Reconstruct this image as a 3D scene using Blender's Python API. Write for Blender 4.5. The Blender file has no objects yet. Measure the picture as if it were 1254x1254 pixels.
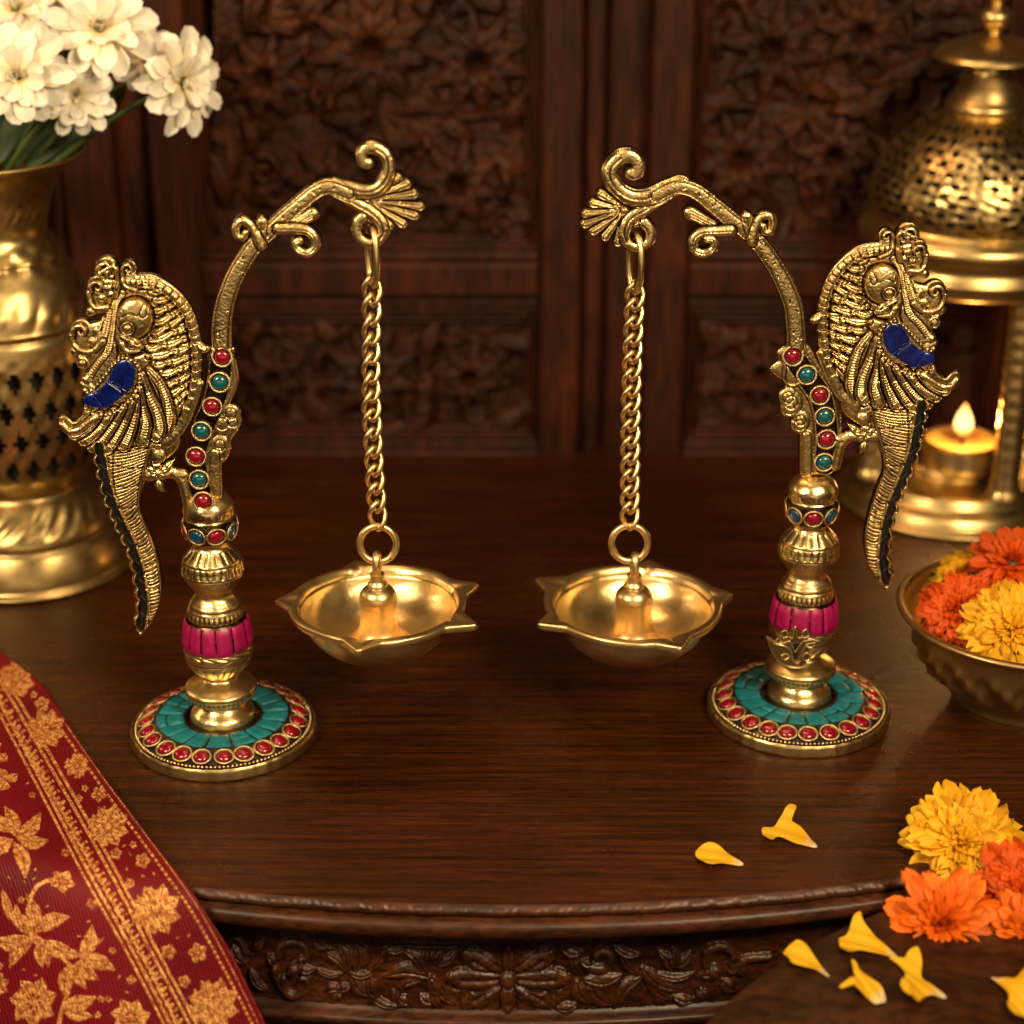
import bpy, math, random
import numpy as np
from mathutils import Vector, Matrix
random.seed(7); RNG = np.random.default_rng(11)
PI = math.pi
sc = bpy.context.scene
COL = sc.collection

# ------------------------------------------------------------------ camera
F = 2330.0; PITCH = math.radians(23.5); CX, CY, CZ = 0.0, -0.811, 0.4714
ct, st = math.cos(PITCH), math.sin(PITCH)
def ray(px, py):
    px = np.asarray(px, float); py = np.asarray(py, float)
    a = (px-627)/F; b = (627-py)/F
    return np.stack([a+0*b, ct+b*st, -st+b*ct+0*a], -1)
C0 = np.array([CX, CY, CZ])
def on_plane(px, py, Y=0.0):
    d = ray(px, py); t = (Y-CY)/d[..., 1]
    return C0+d*t[..., None]
def on_table(px, py, z=0.0):
    d = ray(px, py); t = (z-CZ)/d[..., 2]
    return C0+d*t[..., None]
TC = np.array([0.0, 0.558]); TR = 0.70          # table front edge arc
def on_front(px, py, R):
    d = ray(px, py); ox, oy = C0[0]-TC[0], C0[1]-TC[1]
    a = d[..., 0]**2+d[..., 1]**2; b = 2*(ox*d[..., 0]+oy*d[..., 1]); c = ox*ox+oy*oy-R*R
    t = (-b-np.sqrt(np.maximum(b*b-4*a*c, 0)))/(2*a)
    return C0+d*t[..., None]
cam = bpy.data.cameras.new('camera'); camo = bpy.data.objects.new('camera', cam); COL.objects.link(camo)
camo.location = (CX, CY, CZ); camo.rotation_euler = (PI/2-PITCH, 0, 0)
cam.sensor_width = 36; cam.lens = F/1254*36; cam.clip_start = 0.01; cam.clip_end = 50
cam.dof.use_dof = True; cam.dof.focus_distance = 0.875; cam.dof.aperture_fstop = 5.2
sc.camera = camo

# ------------------------------------------------------------------ materials
def nmat(name):
    m = bpy.data.materials.new(name); m.use_nodes = True
    nt = m.node_tree; b = nt.nodes['Principled BSDF']
    return m, nt, b
def N(nt, t, **kw):
    n = nt.nodes.new(t)
    for k, v in kw.items():
        if k in n.inputs: n.inputs[k].default_value = v
        else: setattr(n, k, v)
    return n
def ramp(nt, src, stops):
    r = nt.nodes.new('ShaderNodeValToRGB'); e = r.color_ramp.elements
    while len(e) < len(stops): e.new(0.5)
    for i, (p, c) in enumerate(stops):
        e[i].position = p; e[i].color = (c, c, c, 1) if isinstance(c, (int, float)) else (*c, 1)
    nt.links.new(src, r.inputs[0]); return r
def noise(nt, scale, detail=4, vec=(1, 1, 1), rough=.55, coord='Object'):
    tc = nt.nodes.new('ShaderNodeTexCoord'); mp = nt.nodes.new('ShaderNodeMapping'); mp.inputs['Scale'].default_value = vec
    nt.links.new(tc.outputs[coord], mp.inputs[0])
    n = nt.nodes.new('ShaderNodeTexNoise'); n.inputs['Scale'].default_value = scale; n.inputs['Detail'].default_value = detail; n.inputs['Roughness'].default_value = rough
    nt.links.new(mp.outputs[0], n.inputs['Vector']); return n
def bump(nt, b, src, strength, dist):
    bp = nt.nodes.new('ShaderNodeBump'); bp.inputs['Strength'].default_value = strength; bp.inputs['Distance'].default_value = dist
    nt.links.new(src, bp.inputs['Height']); nt.links.new(bp.outputs[0], b.inputs['Normal']); return bp
def mixc(nt, fac, a, b_):
    m = nt.nodes.new('ShaderNodeMix'); m.data_type = 'RGBA'
    if hasattr(fac, 'links') or isinstance(fac, bpy.types.NodeSocket): nt.links.new(fac, m.inputs[0])
    else: m.inputs[0].default_value = fac
    for v, i in ((a, 6), (b_, 7)):
        if isinstance(v, bpy.types.NodeSocket): nt.links.new(v, m.inputs[i])
        else: m.inputs[i].default_value = (*v, 1)
    return m.outputs[2]

def brass(name, c=(.74, .46, .15), rlo=.2, rhi=.42, patina=True, bs=.35, sc_=900, tarn=(.30, .17, .055)):
    m, nt, b = nmat(name); b.inputs['Metallic'].default_value = 1
    n1 = noise(nt, 70, 5); n2 = noise(nt, sc_, 3)
    r1 = ramp(nt, n1.outputs[0], [(.38, 0.0), (.68, 1.0)])
    col = mixc(nt, r1.outputs[0], c, tarn if tarn else c)
    # only part of the tarnish shows
    mm = nt.nodes.new('ShaderNodeMix'); mm.data_type = 'RGBA'; mm.inputs[0].default_value = .42
    mm.inputs[6].default_value = (*c, 1); nt.links.new(col, mm.inputs[7]); col = mm.outputs[2]
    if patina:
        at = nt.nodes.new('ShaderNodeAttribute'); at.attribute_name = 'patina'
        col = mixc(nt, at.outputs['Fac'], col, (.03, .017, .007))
    nt.links.new(col, b.inputs['Base Color'])
    mr = nt.nodes.new('ShaderNodeMapRange'); mr.inputs[3].default_value = rlo; mr.inputs[4].default_value = rhi
    mr.inputs[1].default_value = .3; mr.inputs[2].default_value = .7
    nt.links.new(n1.outputs[0], mr.inputs[0]); nt.links.new(mr.outputs[0], b.inputs['Roughness'])
    ad = nt.nodes.new('ShaderNodeMath'); ad.operation = 'MULTIPLY_ADD'; ad.inputs[1].default_value = 3.0
    nt.links.new(n1.outputs[0], ad.inputs[0]); nt.links.new(n2.outputs[0], ad.inputs[2])
    bump(nt, b, ad.outputs[0], bs, .0003)
    return m
M_BRASS = brass('antique_brass', c=(.84, .645, .30), rlo=.23, rhi=.38, bs=.35)
M_BRASS_S = brass('polished_brass', c=(.88, .68, .33), rlo=.27, rhi=.42, patina=False, bs=.3, sc_=500)
M_BRASS_D = brass('aged_brass', c=(.66, .49, .21), rlo=.26, rhi=.40, bs=.2, sc_=300)
M_BRASS_B = brass('bowl_brass', c=(.56, .38, .155), rlo=.32, rhi=.45, bs=.2, sc_=300)

def wood(name, lo, hi, rough=(.25, .45), grain=(3, 90, 90), bstr=.25, coat=.25, bdist=.0004, spec=None):
    m, nt, b = nmat(name)
    n1 = noise(nt, 3, 8, grain, .62); n2 = noise(nt, 6, 4, (1, 3, 3), .5); n3 = noise(nt, 7, 8, (grain[0]*2.5, grain[1]*2.2, grain[2]*2.2), .6)
    r = ramp(nt, n1.outputs[0], [(.3, lo), (.72, hi)])
    r2 = ramp(nt, n2.outputs[0], [(.3, .6), (.7, 1.0)])
    mu = nt.nodes.new('ShaderNodeMix'); mu.data_type = 'RGBA'; mu.blend_type = 'MULTIPLY'; mu.inputs[0].default_value = 1
    nt.links.new(r.outputs[0], mu.inputs[6]); nt.links.new(r2.outputs[0], mu.inputs[7])
    r3 = ramp(nt, n3.outputs[0], [(.38, .18), (.56, 1.0)])
    mu2 = nt.nodes.new('ShaderNodeMix'); mu2.data_type = 'RGBA'; mu2.blend_type = 'MULTIPLY'; mu2.inputs[0].default_value = .8
    nt.links.new(mu.outputs[2], mu2.inputs[6]); nt.links.new(r3.outputs[0], mu2.inputs[7])
    nt.links.new(mu2.outputs[2], b.inputs['Base Color'])
    mr = nt.nodes.new('ShaderNodeMapRange'); mr.inputs[3].default_value = rough[0]; mr.inputs[4].default_value = rough[1]
    ng = noise(nt, 9, 6, (1, 1, 1), .7); mr.inputs[1].default_value = .35; mr.inputs[2].default_value = .65
    nt.links.new(ng.outputs[0], mr.inputs[0]); nt.links.new(mr.outputs[0], b.inputs['Roughness'])
    b.inputs['Coat Weight'].default_value = coat; b.inputs['Coat Roughness'].default_value = .22
    if coat == 0: b.inputs['Specular IOR Level'].default_value = spec or .22
    bump(nt, b, n3.outputs[0], bstr, bdist)
    return m
M_TABLE = wood('dark_walnut', (.009, .0021, .0006), (.118, .0285, .0048), (.19, .33), (3.2, 110, 110), 1.0, .0, spec=.32)
M_CARVE = wood('carved_walnut', (.022, .0058, .0016), (.135, .036, .0070), (.34, .5), (8, 30, 30), .4, .0, spec=.45)
M_STOOL = wood('mottled_walnut', (.012, .0042, .0014), (.085, .026, .0070), (.34, .5), (7, 16, 7), .3, .0, spec=.35)
M_DOOR = wood('old_door_wood', (.018, .0034, .0009), (.088, .0165, .0034), (.5, .7), (14, 14, 2.0), .4, .0, .001)
M_DOORC = wood('old_carved_wood', (.022, .0056, .0016), (.095, .0240, .0060), (.45, .65), (10, 10, 10), .3, .0, .001)

def stone(name, lo, hi, rough=.12, sc_=300, coat=.6, ior=1.5, sp=.5):
    m, nt, b = nmat(name)
    n = noise(nt, sc_, 4); r = ramp(nt, n.outputs[0], [(.35, lo), (.7, hi)])
    nt.links.new(r.outputs[0], b.inputs['Base Color']); b.inputs['Roughness'].default_value = rough
    b.inputs['Coat Weight'].default_value = coat; b.inputs['Coat Roughness'].default_value = .06
    bump(nt, b, n.outputs[0], .15, .0003)
    return m
M_RED = stone('red_glass_stone', (.14, .0008, .008), (.33, .002, .020), .08, coat=1)
M_GREEN = stone('green_glass_stone', (.001, .055, .065), (.003, .13, .145), .08, coat=1)
M_TBLUE = stone('blue_glass_stone', (.002, .03, .07), (.005, .07, .16), .08, coat=1)
M_TEAL = stone('turquoise_tile', (.003, .12, .15), (.007, .205, .245), .42, 220, .1)
M_MAG = stone('magenta_tile', (.22, .0015, .055), (.36, .003, .095), .42, 220, .05)
M_LAPIS = stone('lapis_tile', (.001, .004, .06), (.004, .014, .16), .2, 260, .5)
M_BLACK = stone('black_resin', (.006, .005, .004), (.02, .016, .012), .35, 300, .2)
M_BLACK2 = stone('black_enamel', (.004, .004, .0045), (.012, .012, .013), .3, 200, .2)

def petal_mat(name, ca, cb, cc, trans=.25):
    """attribute t: 0 = petal base, 1 = tip; attribute v: random per petal"""
    m, nt, b = nmat(name)
    at = nt.nodes.new('ShaderNodeAttribute'); at.attribute_name = 't'
    r = ramp(nt, at.outputs['Fac'], [(0.0, ca), (.4, cb), (1.0, cc)])
    av = nt.nodes.new('ShaderNodeAttribute'); av.attribute_name = 'v'
    hs = nt.nodes.new('ShaderNodeHueSaturation'); nt.links.new(r.outputs[0], hs.inputs['Color'])
    mr = nt.nodes.new('ShaderNodeMapRange'); mr.inputs[3].default_value = .78; mr.inputs[4].default_value = 1.12
    nt.links.new(av.outputs['Fac'], mr.inputs[0]); nt.links.new(mr.outputs[0], hs.inputs['Value'])
    nt.links.new(hs.outputs[0], b.inputs['Base Color']); b.inputs['Roughness'].default_value = .55
    b.inputs['Specular IOR Level'].default_value = .3
    n = noise(nt, 900, 3); bump(nt, b, n.outputs[0], .25, .0003)
    tr = nt.nodes.new('ShaderNodeBsdfTranslucent'); nt.links.new(hs.outputs[0], tr.inputs[0])
    mx = nt.nodes.new('ShaderNodeMixShader'); mx.inputs[0].default_value = trans
    nt.links.new(b.outputs[0], mx.inputs[1]); nt.links.new(tr.outputs[0], mx.inputs[2])
    nt.links.new(mx.outputs[0], nt.nodes['Material Output'].inputs[0])
    return m
M_WHITE = petal_mat('white_petal', (.92, .70, .14), (.93, .87, .66), (.94, .92, .85), .2)
M_YEL = petal_mat('yellow_petal', (.62, .22, .006), (.80, .40, .010), (.86, .50, .02), .22)
M_ORA = petal_mat('orange_petal', (.45, .045, .002), (.74, .125, .004), (.82, .18, .008), .2)
M_RORA = petal_mat('red_orange_petal', (.38, .025, .002), (.62, .065, .003), (.72, .11, .006), .2)
M_LOOSE = petal_mat('loose_petal', (.70, .62, .40), (.78, .43, .012), (.82, .50, .02), .2)
def plain(name, c, rough=.5, **kw):
    m, nt, b = nmat(name); n = noise(nt, 120, 4)
    r = ramp(nt, n.outputs[0], [(.3, tuple(x*.65 for x in c)), (.7, c)]); nt.links.new(r.outputs[0], b.inputs['Base Color'])
    b.inputs['Roughness'].default_value = rough
    for k, v in kw.items(): b.inputs[k.replace('_', ' ')].default_value = v
    return m
M_STEM = plain('green_stem', (.045, .085, .012), .5)
M_LEAF = plain('green_leaf', (.022, .05, .010), .45)
M_WAX = plain('candle_wax', (.85, .46, .10), .5)
M_WAX.node_tree.nodes['Principled BSDF'].inputs['Subsurface Weight'].default_value = .4
M_WAX.node_tree.nodes['Principled BSDF'].inputs['Subsurface Scale'].default_value = .01
M_WICK = plain('candle_wick', (.03, .02, .015), .9)
m, nt, b = nmat('flame')
at = nt.nodes.new('ShaderNodeAttribute'); at.attribute_name = 't'
r = ramp(nt, at.outputs['Fac'], [(0, (.5, .10, .02)), (.16, (1, .32, .04)), (.38, (1, .62, .20)), (.7, (1, .58, .16)), (1, (1, .30, .03))])
em = nt.nodes.new('ShaderNodeEmission'); em.inputs[1].default_value = 3.6; nt.links.new(r.outputs[0], em.inputs[0])
nt.links.new(em.outputs[0], nt.nodes['Material Output'].inputs[0]); M_FLAME = m
# brocade
m, nt, b = nmat('red_gold_brocade'); M_CLOTH = m
at = nt.nodes.new('ShaderNodeAttribute'); at.attribute_name = 'gold'
ns = noise(nt, 420, 3, (1, 1, 1)); nf = noise(nt, 14, 3)
rr = ramp(nt, nf.outputs[0], [(.3, (.10, .0012, .005)), (.7, (.185, .0025, .009))])
rg = ramp(nt, ns.outputs[0], [(.35, (.36, .11, .022)), (.62, (.80, .42, .13))])
tc = nt.nodes.new('ShaderNodeTexCoord'); mp = nt.nodes.new('ShaderNodeMapping'); mp.inputs['Rotation'].default_value = (0, 0, math.radians(-32))
nt.links.new(tc.outputs['Object'], mp.inputs[0])
wv = nt.nodes.new('ShaderNodeTexWave'); wv.inputs['Scale'].default_value = 260; wv.inputs['Distortion'].default_value = 3.0; wv.inputs['Detail'].default_value = 2
nt.links.new(mp.outputs[0], wv.inputs[0])
wr = ramp(nt, wv.outputs[0], [(.2, .62), (.8, 1.0)])
mu = nt.nodes.new('ShaderNodeMix'); mu.data_type = 'RGBA'; mu.blend_type = 'MULTIPLY'; mu.inputs[0].default_value = .8
nt.links.new(rr.outputs[0], mu.inputs[6]); nt.links.new(wr.outputs[0], mu.inputs[7])
nt.links.new(mixc(nt, at.outputs['Fac'], mu.outputs[2], rg.outputs[0]), b.inputs['Base Color'])
mt = nt.nodes.new('ShaderNodeMath'); mt.operation = 'MULTIPLY'; mt.inputs[1].default_value = .35
nt.links.new(at.outputs['Fac'], mt.inputs[0]); nt.links.new(mt.outputs[0], b.inputs['Metallic'])
b.inputs['Roughness'].default_value = .5; b.inputs['Specular IOR Level'].default_value = .2; b.inputs['Sheen Weight'].default_value = .0; b.inputs['Sheen Tint'].default_value = (1, .3, .2, 1)
ad = nt.nodes.new('ShaderNodeMath'); ad.operation = 'ADD'; nt.links.new(wv.outputs[0], ad.inputs[0]); nt.links.new(ns.outputs[0], ad.inputs[1])
bump(nt, b, ad.outputs[0], .35, .0005)

# ------------------------------------------------------------------ object helpers
def wl(o):
    v = np.zeros(3)
    while o is not None: v = v+np.array(o.location); o = o.parent
    return v
def link(name, me, mat=None, parent=None, loc=None):
    o = bpy.data.objects.new(name, me); COL.objects.link(o)
    if mat is not None and me is not None and not me.materials: me.materials.append(mat)
    if parent is not None: o.parent = parent
    if loc is not None: o.location = loc
    return o
def mesh_np(name, V, Fq, attrs=None, smooth=True):
    V = np.asarray(V, np.float32); me = bpy.data.meshes.new(name)
    if isinstance(Fq, np.ndarray): groups = [Fq]
    else: groups = Fq
    me.vertices.add(len(V)); me.vertices.foreach_set('co', V.ravel())
    loops = np.concatenate([g.ravel() for g in groups]).astype(np.int32)
    tot = np.concatenate([np.full(len(g), g.shape[1]) for g in groups]).astype(np.int32)
    start = np.concatenate([[0], np.cumsum(tot)[:-1]]).astype(np.int32)
    me.loops.add(len(loops)); me.loops.foreach_set('vertex_index', loops)
    me.polygons.add(len(tot)); me.polygons.foreach_set('loop_start', start)
    me.polygons.foreach_set('use_smooth', np.full(len(tot), smooth))
    me.update(calc_edges=True)
    for k, a in (attrs or {}).items():
        at = me.attributes.new(k, 'FLOAT', 'POINT'); at.data.foreach_set('value', np.asarray(a, np.float32))
    me.validate()
    return me
def add(name, V, Fq, mat, parent=None, attrs=None, smooth=True):
    off = wl(parent) if parent is not None else np.zeros(3)
    return link(name, mesh_np(name, np.asarray(V)-off, Fq, attrs, smooth), mat, parent)
def tag(o, label, cat, group=None):
    o['label'] = label; o['category'] = cat
    if group: o['group'] = group
    return o
def thing(name, label, cat, loc, group=None):
    return tag(link(name, None, None, None, tuple(float(v) for v in loc)), label, cat, group)

class Acc:
    """collects numpy pieces into one mesh"""
    def __init__(s): s.V = []; s.Q = []; s.T = []; s.n = 0; s.A = {}
    def put(s, V, Q=None, T=None, **attrs):
        V = np.asarray(V, float).reshape(-1, 3)
        if Q is not None and len(Q): s.Q.append(np.asarray(Q)+s.n)
        if T is not None and len(T): s.T.append(np.asarray(T)+s.n)
        s.V.append(V); s.n += len(V)
        for k, a in attrs.items(): s.A.setdefault(k, []).append(np.broadcast_to(a, (len(V),)))
    def obj(s, name, mat, parent=None, smooth=True):
        g = []
        if s.Q: g.append(np.concatenate(s.Q))
        if s.T: g.append(np.concatenate(s.T))
        return add(name, np.concatenate(s.V), g, mat, parent, {k: np.concatenate(a) for k, a in s.A.items()}, smooth)
def gridq(nr, nc, closed=False):
    i = np.arange(nr-1)[:, None]; j = np.arange(nc if closed else nc-1)[None, :]; j2 = (j+1) % nc
    return np.stack([i*nc+j, i*nc+j2, (i+1)*nc+j2, (i+1)*nc+j], -1).reshape(-1, 4)
def tube_v(P, r, ns=10, closed=False):
    P = np.asarray(P, float); n = len(P); r = np.broadcast_to(r, (n,))
    T = (np.roll(P, -1, 0)-np.roll(P, 1, 0)) if closed else np.gradient(P, axis=0)
    T /= np.linalg.norm(T, axis=1)[:, None]+1e-12
    u = np.cross(T[0], [.13, .21, .97]); u /= np.linalg.norm(u); U = []
    for k in range(n):
        u = u-T[k]*u.dot(T[k]); u /= np.linalg.norm(u); U.append(u)
    U = np.array(U); W = np.cross(T, U)
    if closed:   # undo the twist gathered round the loop
        a = math.atan2(np.dot(U[-1], W[0]), np.dot(U[-1], U[0]))
        ph = -a*np.arange(n)/(n-1); c, s_ = np.cos(ph)[:, None], np.sin(ph)[:, None]
        U, W = U*c+W*s_, W*c-U*s_
    th = np.linspace(0, 2*PI, ns, endpoint=False)
    V = P[:, None]+r[:, None, None]*(np.cos(th)[None, :, None]*U[:, None]+np.sin(th)[None, :, None]*W[:, None])
    i = np.arange(n if closed else n-1)[:, None]; i2 = (i+1) % n; j = np.arange(ns)[None]; j2 = (j+1) % ns
    Q = np.stack([i*ns+j, i*ns+j2, i2*ns+j2, i2*ns+j], -1).reshape(-1, 4)
    return V.reshape(-1, 3), Q
def smooth_pts(p, n=8, closed=False):
    p = np.asarray(p, float); m = len(p); out = []
    for i in range(m if closed else m-1):
        if closed: a, b_, c, d = p[(i-1) % m], p[i], p[(i+1) % m], p[(i+2) % m]
        else: a, b_, c, d = p[max(i-1, 0)], p[i], p[i+1], p[min(i+2, m-1)]
        for k in range(n):
            t = k/n; out.append(.5*((2*b_)+(c-a)*t+(2*a-5*b_+4*c-d)*t*t+(3*b_-a-3*c+d)*t**3))
    if not closed: out.append(p[-1])
    return np.array(out)
def lathe(name, prof, mat, parent, axis, nseg=96, disp=None, sub=6, a0=0, a1=2*PI, patf=None, hole=None, sharp=False):
    """prof: (radius, z) list; axis: world xy (z of the profile is world z)"""
    P = np.asarray(prof, float)
    P = smooth_pts(P, sub) if not sharp else np.concatenate([np.linspace(P[i], P[i+1], sub, endpoint=False) for i in range(len(P)-1)]+[P[-1:]])
    full = abs(a1-a0-2*PI) < 1e-6
    th = np.linspace(a0, a1, nseg, endpoint=not full)
    R = P[:, 0][:, None]+0*th; Z = P[:, 1][:, None]+0*th; TH = th[None]+0*R
    if disp is not None: R = R+disp(TH, Z, R)
    V = np.stack([axis[0]+R*np.cos(TH), axis[1]+R*np.sin(TH), Z], -1)
    Q = gridq(len(P), len(th), full)
    at = {'patina': (patf(TH, Z, R) if patf is not None else 0*Z).ravel()}
    if hole is not None:
        c = V.reshape(-1, 3)[Q].mean(1); keep = ~hole(np.arctan2(c[:, 1]-axis[1], c[:, 0]-axis[0]), c[:, 2]); Q = Q[keep]
    return add(name, V.reshape(-1, 3), Q, mat, parent, at)
def ball_v(c, r, n=10, m_=7, sz=(1, 1, 1)):
    th = np.linspace(0, 2*PI, n, endpoint=False)[None]; ph = np.linspace(0, PI, m_)[:, None]
    V = np.stack([np.cos(th)*np.sin(ph)*sz[0], np.sin(th)*np.sin(ph)*sz[1], (np.cos(ph)+0*th)*sz[2]], -1)*r
    return V.reshape(-1, 3)+np.asarray(c), gridq(m_, n, True)

# ------------------------------------------------------------------ relief engine
def inside(px, py, poly):
    c = np.zeros(px.shape, bool); n = len(poly)
    for i in range(n):
        x1, y1 = poly[i]; x2, y2 = poly[(i+1) % n]
        if y1 == y2: continue
        k = ((y1 > py) != (y2 > py)) & (px < (x2-x1)*(py-y1)/(y2-y1)+x1); c ^= k
    return c
def boxblur(A, k):
    for ax in (0, 1):
        P = np.concatenate([np.repeat(np.take(A, [0], ax), k+1, ax), A, np.repeat(np.take(A, [-1], ax), k, ax)], ax)
        C = np.cumsum(P, ax); n = A.shape[ax]
        A = (np.take(C, range(2*k+1, 2*k+1+n), ax)-np.take(C, range(0, n), ax))/(2*k+1)
    return A
class Relief:
    def __init__(s, x0, y0, x1, y1, res):
        s.x0, s.y0, s.res = x0, y0, res
        s.nx = int((x1-x0)/res)+1; s.ny = int((y1-y0)/res)+1
        s.X, s.Y = np.meshgrid(x0+np.arange(s.nx)*res, y0+np.arange(s.ny)*res)
        s.S = np.full(s.X.shape, 50.0); s.H = np.zeros(s.X.shape)
    def win(s, pts, pad):
        p = np.asarray(pts, float)
        a = max(0, int((p[:, 0].min()-pad-s.x0)/s.res)); b_ = min(s.nx, int((p[:, 0].max()+pad-s.x0)/s.res)+2)
        c = max(0, int((p[:, 1].min()-pad-s.y0)/s.res)); d = min(s.ny, int((p[:, 1].max()+pad-s.y0)/s.res)+2)
        return (slice(c, max(c, d)), slice(a, max(a, b_)))
    def dist(s, pts, w):
        p = np.asarray(pts, float); X, Y = s.X[w], s.Y[w]
        D = np.full(X.shape, 1e9); T = np.zeros(X.shape)
        if len(p) == 1: return np.hypot(X-p[0, 0], Y-p[0, 1]), T
        L = np.concatenate([[0], np.cumsum(np.hypot(*(p[1:]-p[:-1]).T))]); tot = L[-1]+1e-9
        for i in range(len(p)-1):
            ax, ay = p[i]; dx, dy = p[i+1]-p[i]; l2 = dx*dx+dy*dy
            if l2 < 1e-12: continue
            t = np.clip(((X-ax)*dx+(Y-ay)*dy)/l2, 0, 1); d = (X-ax-t*dx)**2+(Y-ay-t*dy)**2
            k = d < D; D[k] = d[k]; T[k] = (L[i]+t[k]*math.sqrt(l2))/tot
        return np.sqrt(D), T
    def poly(s, pts, n=6):
        p = smooth_pts(pts, n, True) if n > 1 else np.asarray(pts, float); w = s.win(p, 12)
        d, _ = s.dist(np.vstack([p, p[:1]]), w); d = np.where(inside(s.X[w], s.Y[w], p), -d, d)
        s.S[w] = np.minimum(s.S[w], d); return w, d
    def cut(s, x, y, r):
        w = s.win([(x, y)], r+12); d = np.hypot(s.X[w]-x, s.Y[w]-y)-r; s.S[w] = np.maximum(s.S[w], -d)
    def stroke(s, pts, r0, r1=None, h=None, rm=None, n=6, mask=True, base=0.0, cap=1.0, line=0):
        """tapered rounded bar along pts; h: its ridge height"""
        r1 = r0 if r1 is None else r1; p = smooth_pts(pts, n) if len(pts) > 2 else np.asarray(pts, float)
        w = s.win(p, max(r0, r1, rm or 0)+12); d, t = s.dist(p, w)
        r = r0+(r1-r0)*t if rm is None else np.where(t < .5, r0+(rm-r0)*np.sin(t*PI), r1+(rm-r1)*np.sin(t*PI))
        if mask: s.S[w] = np.minimum(s.S[w], d-r)
        if h is not None:
            q = np.clip(d/np.maximum(r, .01), 0, 1); prof = h*np.sqrt(1-q*q*.999)
            if line: prof = prof-line*np.exp(-(d/.9)**2)*(q < 1)
            ok = q < 1
            H = s.H[w]; H[ok] = np.maximum(H[ok]*cap, base+prof[ok]); s.H[w] = H
        return s
    def trench(s, pts, r, depth=1.2, w_=1.0, n=6, r1=None):
        """groove round the outline of a bar"""
        r1 = r if r1 is None else r1; p = smooth_pts(pts, n) if len(pts) > 2 else np.asarray(pts, float)
        w = s.win(p, max(r, r1)+6); d, t = s.dist(p, w); rr_ = r+(r1-r)*t
        s.H[w] -= depth*np.exp(-((d-rr_)/w_)**2); return s
    def groove(s, pts, w_=1.0, depth=1.5, n=6):
        p = smooth_pts(pts, n) if len(pts) > 2 else np.asarray(pts, float)
        w = s.win(p, 5*w_+1); d, _ = s.dist(p, w); s.H[w] -= depth*np.exp(-(d/w_)**2); return s
    def bead(s, x, y, r, h, base=0.0, mask=False):
        w = s.win([(x, y)], r+3); d = np.hypot(s.X[w]-x, s.Y[w]-y)
        if mask: s.S[w] = np.minimum(s.S[w], d-r)
        k = d < r; H = s.H[w]; H[k] = np.maximum(H[k], base+h*np.sqrt(1-(d[k]/r)**2)); s.H[w] = H; return s
    def leaf(s, a, b_, wd, h, bend=0.0, mask=False, vein=1.2, base=0.0, tip=.15, over=False):
        a = np.array(a, float); b_ = np.array(b_, float); nrm = np.array([-(b_-a)[1], (b_-a)[0]])
        p = smooth_pts([a, (a+b_)/2+nrm*bend, b_], 6); w = s.win(p, wd+6); d, t = s.dist(p, w)
        r = wd*(tip+(1-tip)*np.sin(np.clip(t, 0.02, .98)**.8*PI)); q = np.clip(d/r, 0, 1)
        if mask: s.S[w] = np.minimum(s.S[w], d-r)
        prof = base+h*np.sqrt(1-q*q*.999)*(0.6+.4*np.sin(t*PI))-vein*np.exp(-(d/.9)**2)
        k = q < 1; H = s.H[w]; H[k] = prof[k] if over else np.maximum(H[k], prof[k]); s.H[w] = H; return s
    def flower(s, x, y, R, n, wd, h, rot=0, ysc=1.0, mask=False, cr=.2, vein=1.2, base=0):
        for k in range(n):
            a = rot+k*2*PI/n
            s.leaf((x+R*.18*math.cos(a), y+R*.18*math.sin(a)*ysc), (x+R*math.cos(a), y+R*math.sin(a)*ysc), wd, h, 0, mask, vein, base, .35)
        s.bead(x, y, R*cr, h*1.3, base, mask); return s
    def build(s, name, mat, parent, mapf, e=1.5, k=.00038, body=(3, 6), bscale=.6, flip=False, pat=(1.4, 2.2), closed=True, extra=None, pat_add=None, lift=None):
        D = -s.S; gy, gx = np.gradient(s.S, s.res); g = np.hypot(gx, gy)+1e-6; gx /= g; gy /= g
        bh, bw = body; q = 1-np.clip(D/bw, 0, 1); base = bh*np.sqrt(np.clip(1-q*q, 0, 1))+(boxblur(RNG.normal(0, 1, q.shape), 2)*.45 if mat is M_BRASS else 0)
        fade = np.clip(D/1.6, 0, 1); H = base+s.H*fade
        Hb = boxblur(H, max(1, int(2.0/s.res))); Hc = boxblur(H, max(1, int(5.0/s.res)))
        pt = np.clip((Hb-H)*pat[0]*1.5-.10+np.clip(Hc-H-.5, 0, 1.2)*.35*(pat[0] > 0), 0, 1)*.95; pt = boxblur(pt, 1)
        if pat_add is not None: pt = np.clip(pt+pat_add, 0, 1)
        out = s.S > 0
        c = s.S; cells = (np.minimum(np.minimum(c[:-1, :-1], c[1:, :-1]), np.minimum(c[:-1, 1:], c[1:, 1:])) < 0)
        X = np.where(out, s.X-s.S*gx, s.X); Y = np.where(out, s.Y-s.S*gy, s.Y)
        use = np.zeros(s.S.shape, bool)
        for a in (0, 1):
            for b_ in (0, 1): use[a:s.ny-1+a, b_:s.nx-1+b_] |= cells
        idx = -np.ones(s.S.shape, int); idx[use] = np.arange(use.sum()); nv = int(use.sum())
        P, nr = mapf(X[use], Y[use]); h = H[use][:, None]*k
        lf = 0 if lift is None else (lift[use]*k)[:, None]
        front = P+nr*(e*k+h+lf)
        ii, jj = np.nonzero(cells)
        q4 = np.stack([idx[ii, jj], idx[ii+1, jj], idx[ii+1, jj+1], idx[ii, jj+1]], -1)
        at = {'patina': pt[use]}
        for kk, vv in (extra or {}).items(): at[kk] = vv[use]
        if flip: q4 = q4[:, ::-1]
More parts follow.
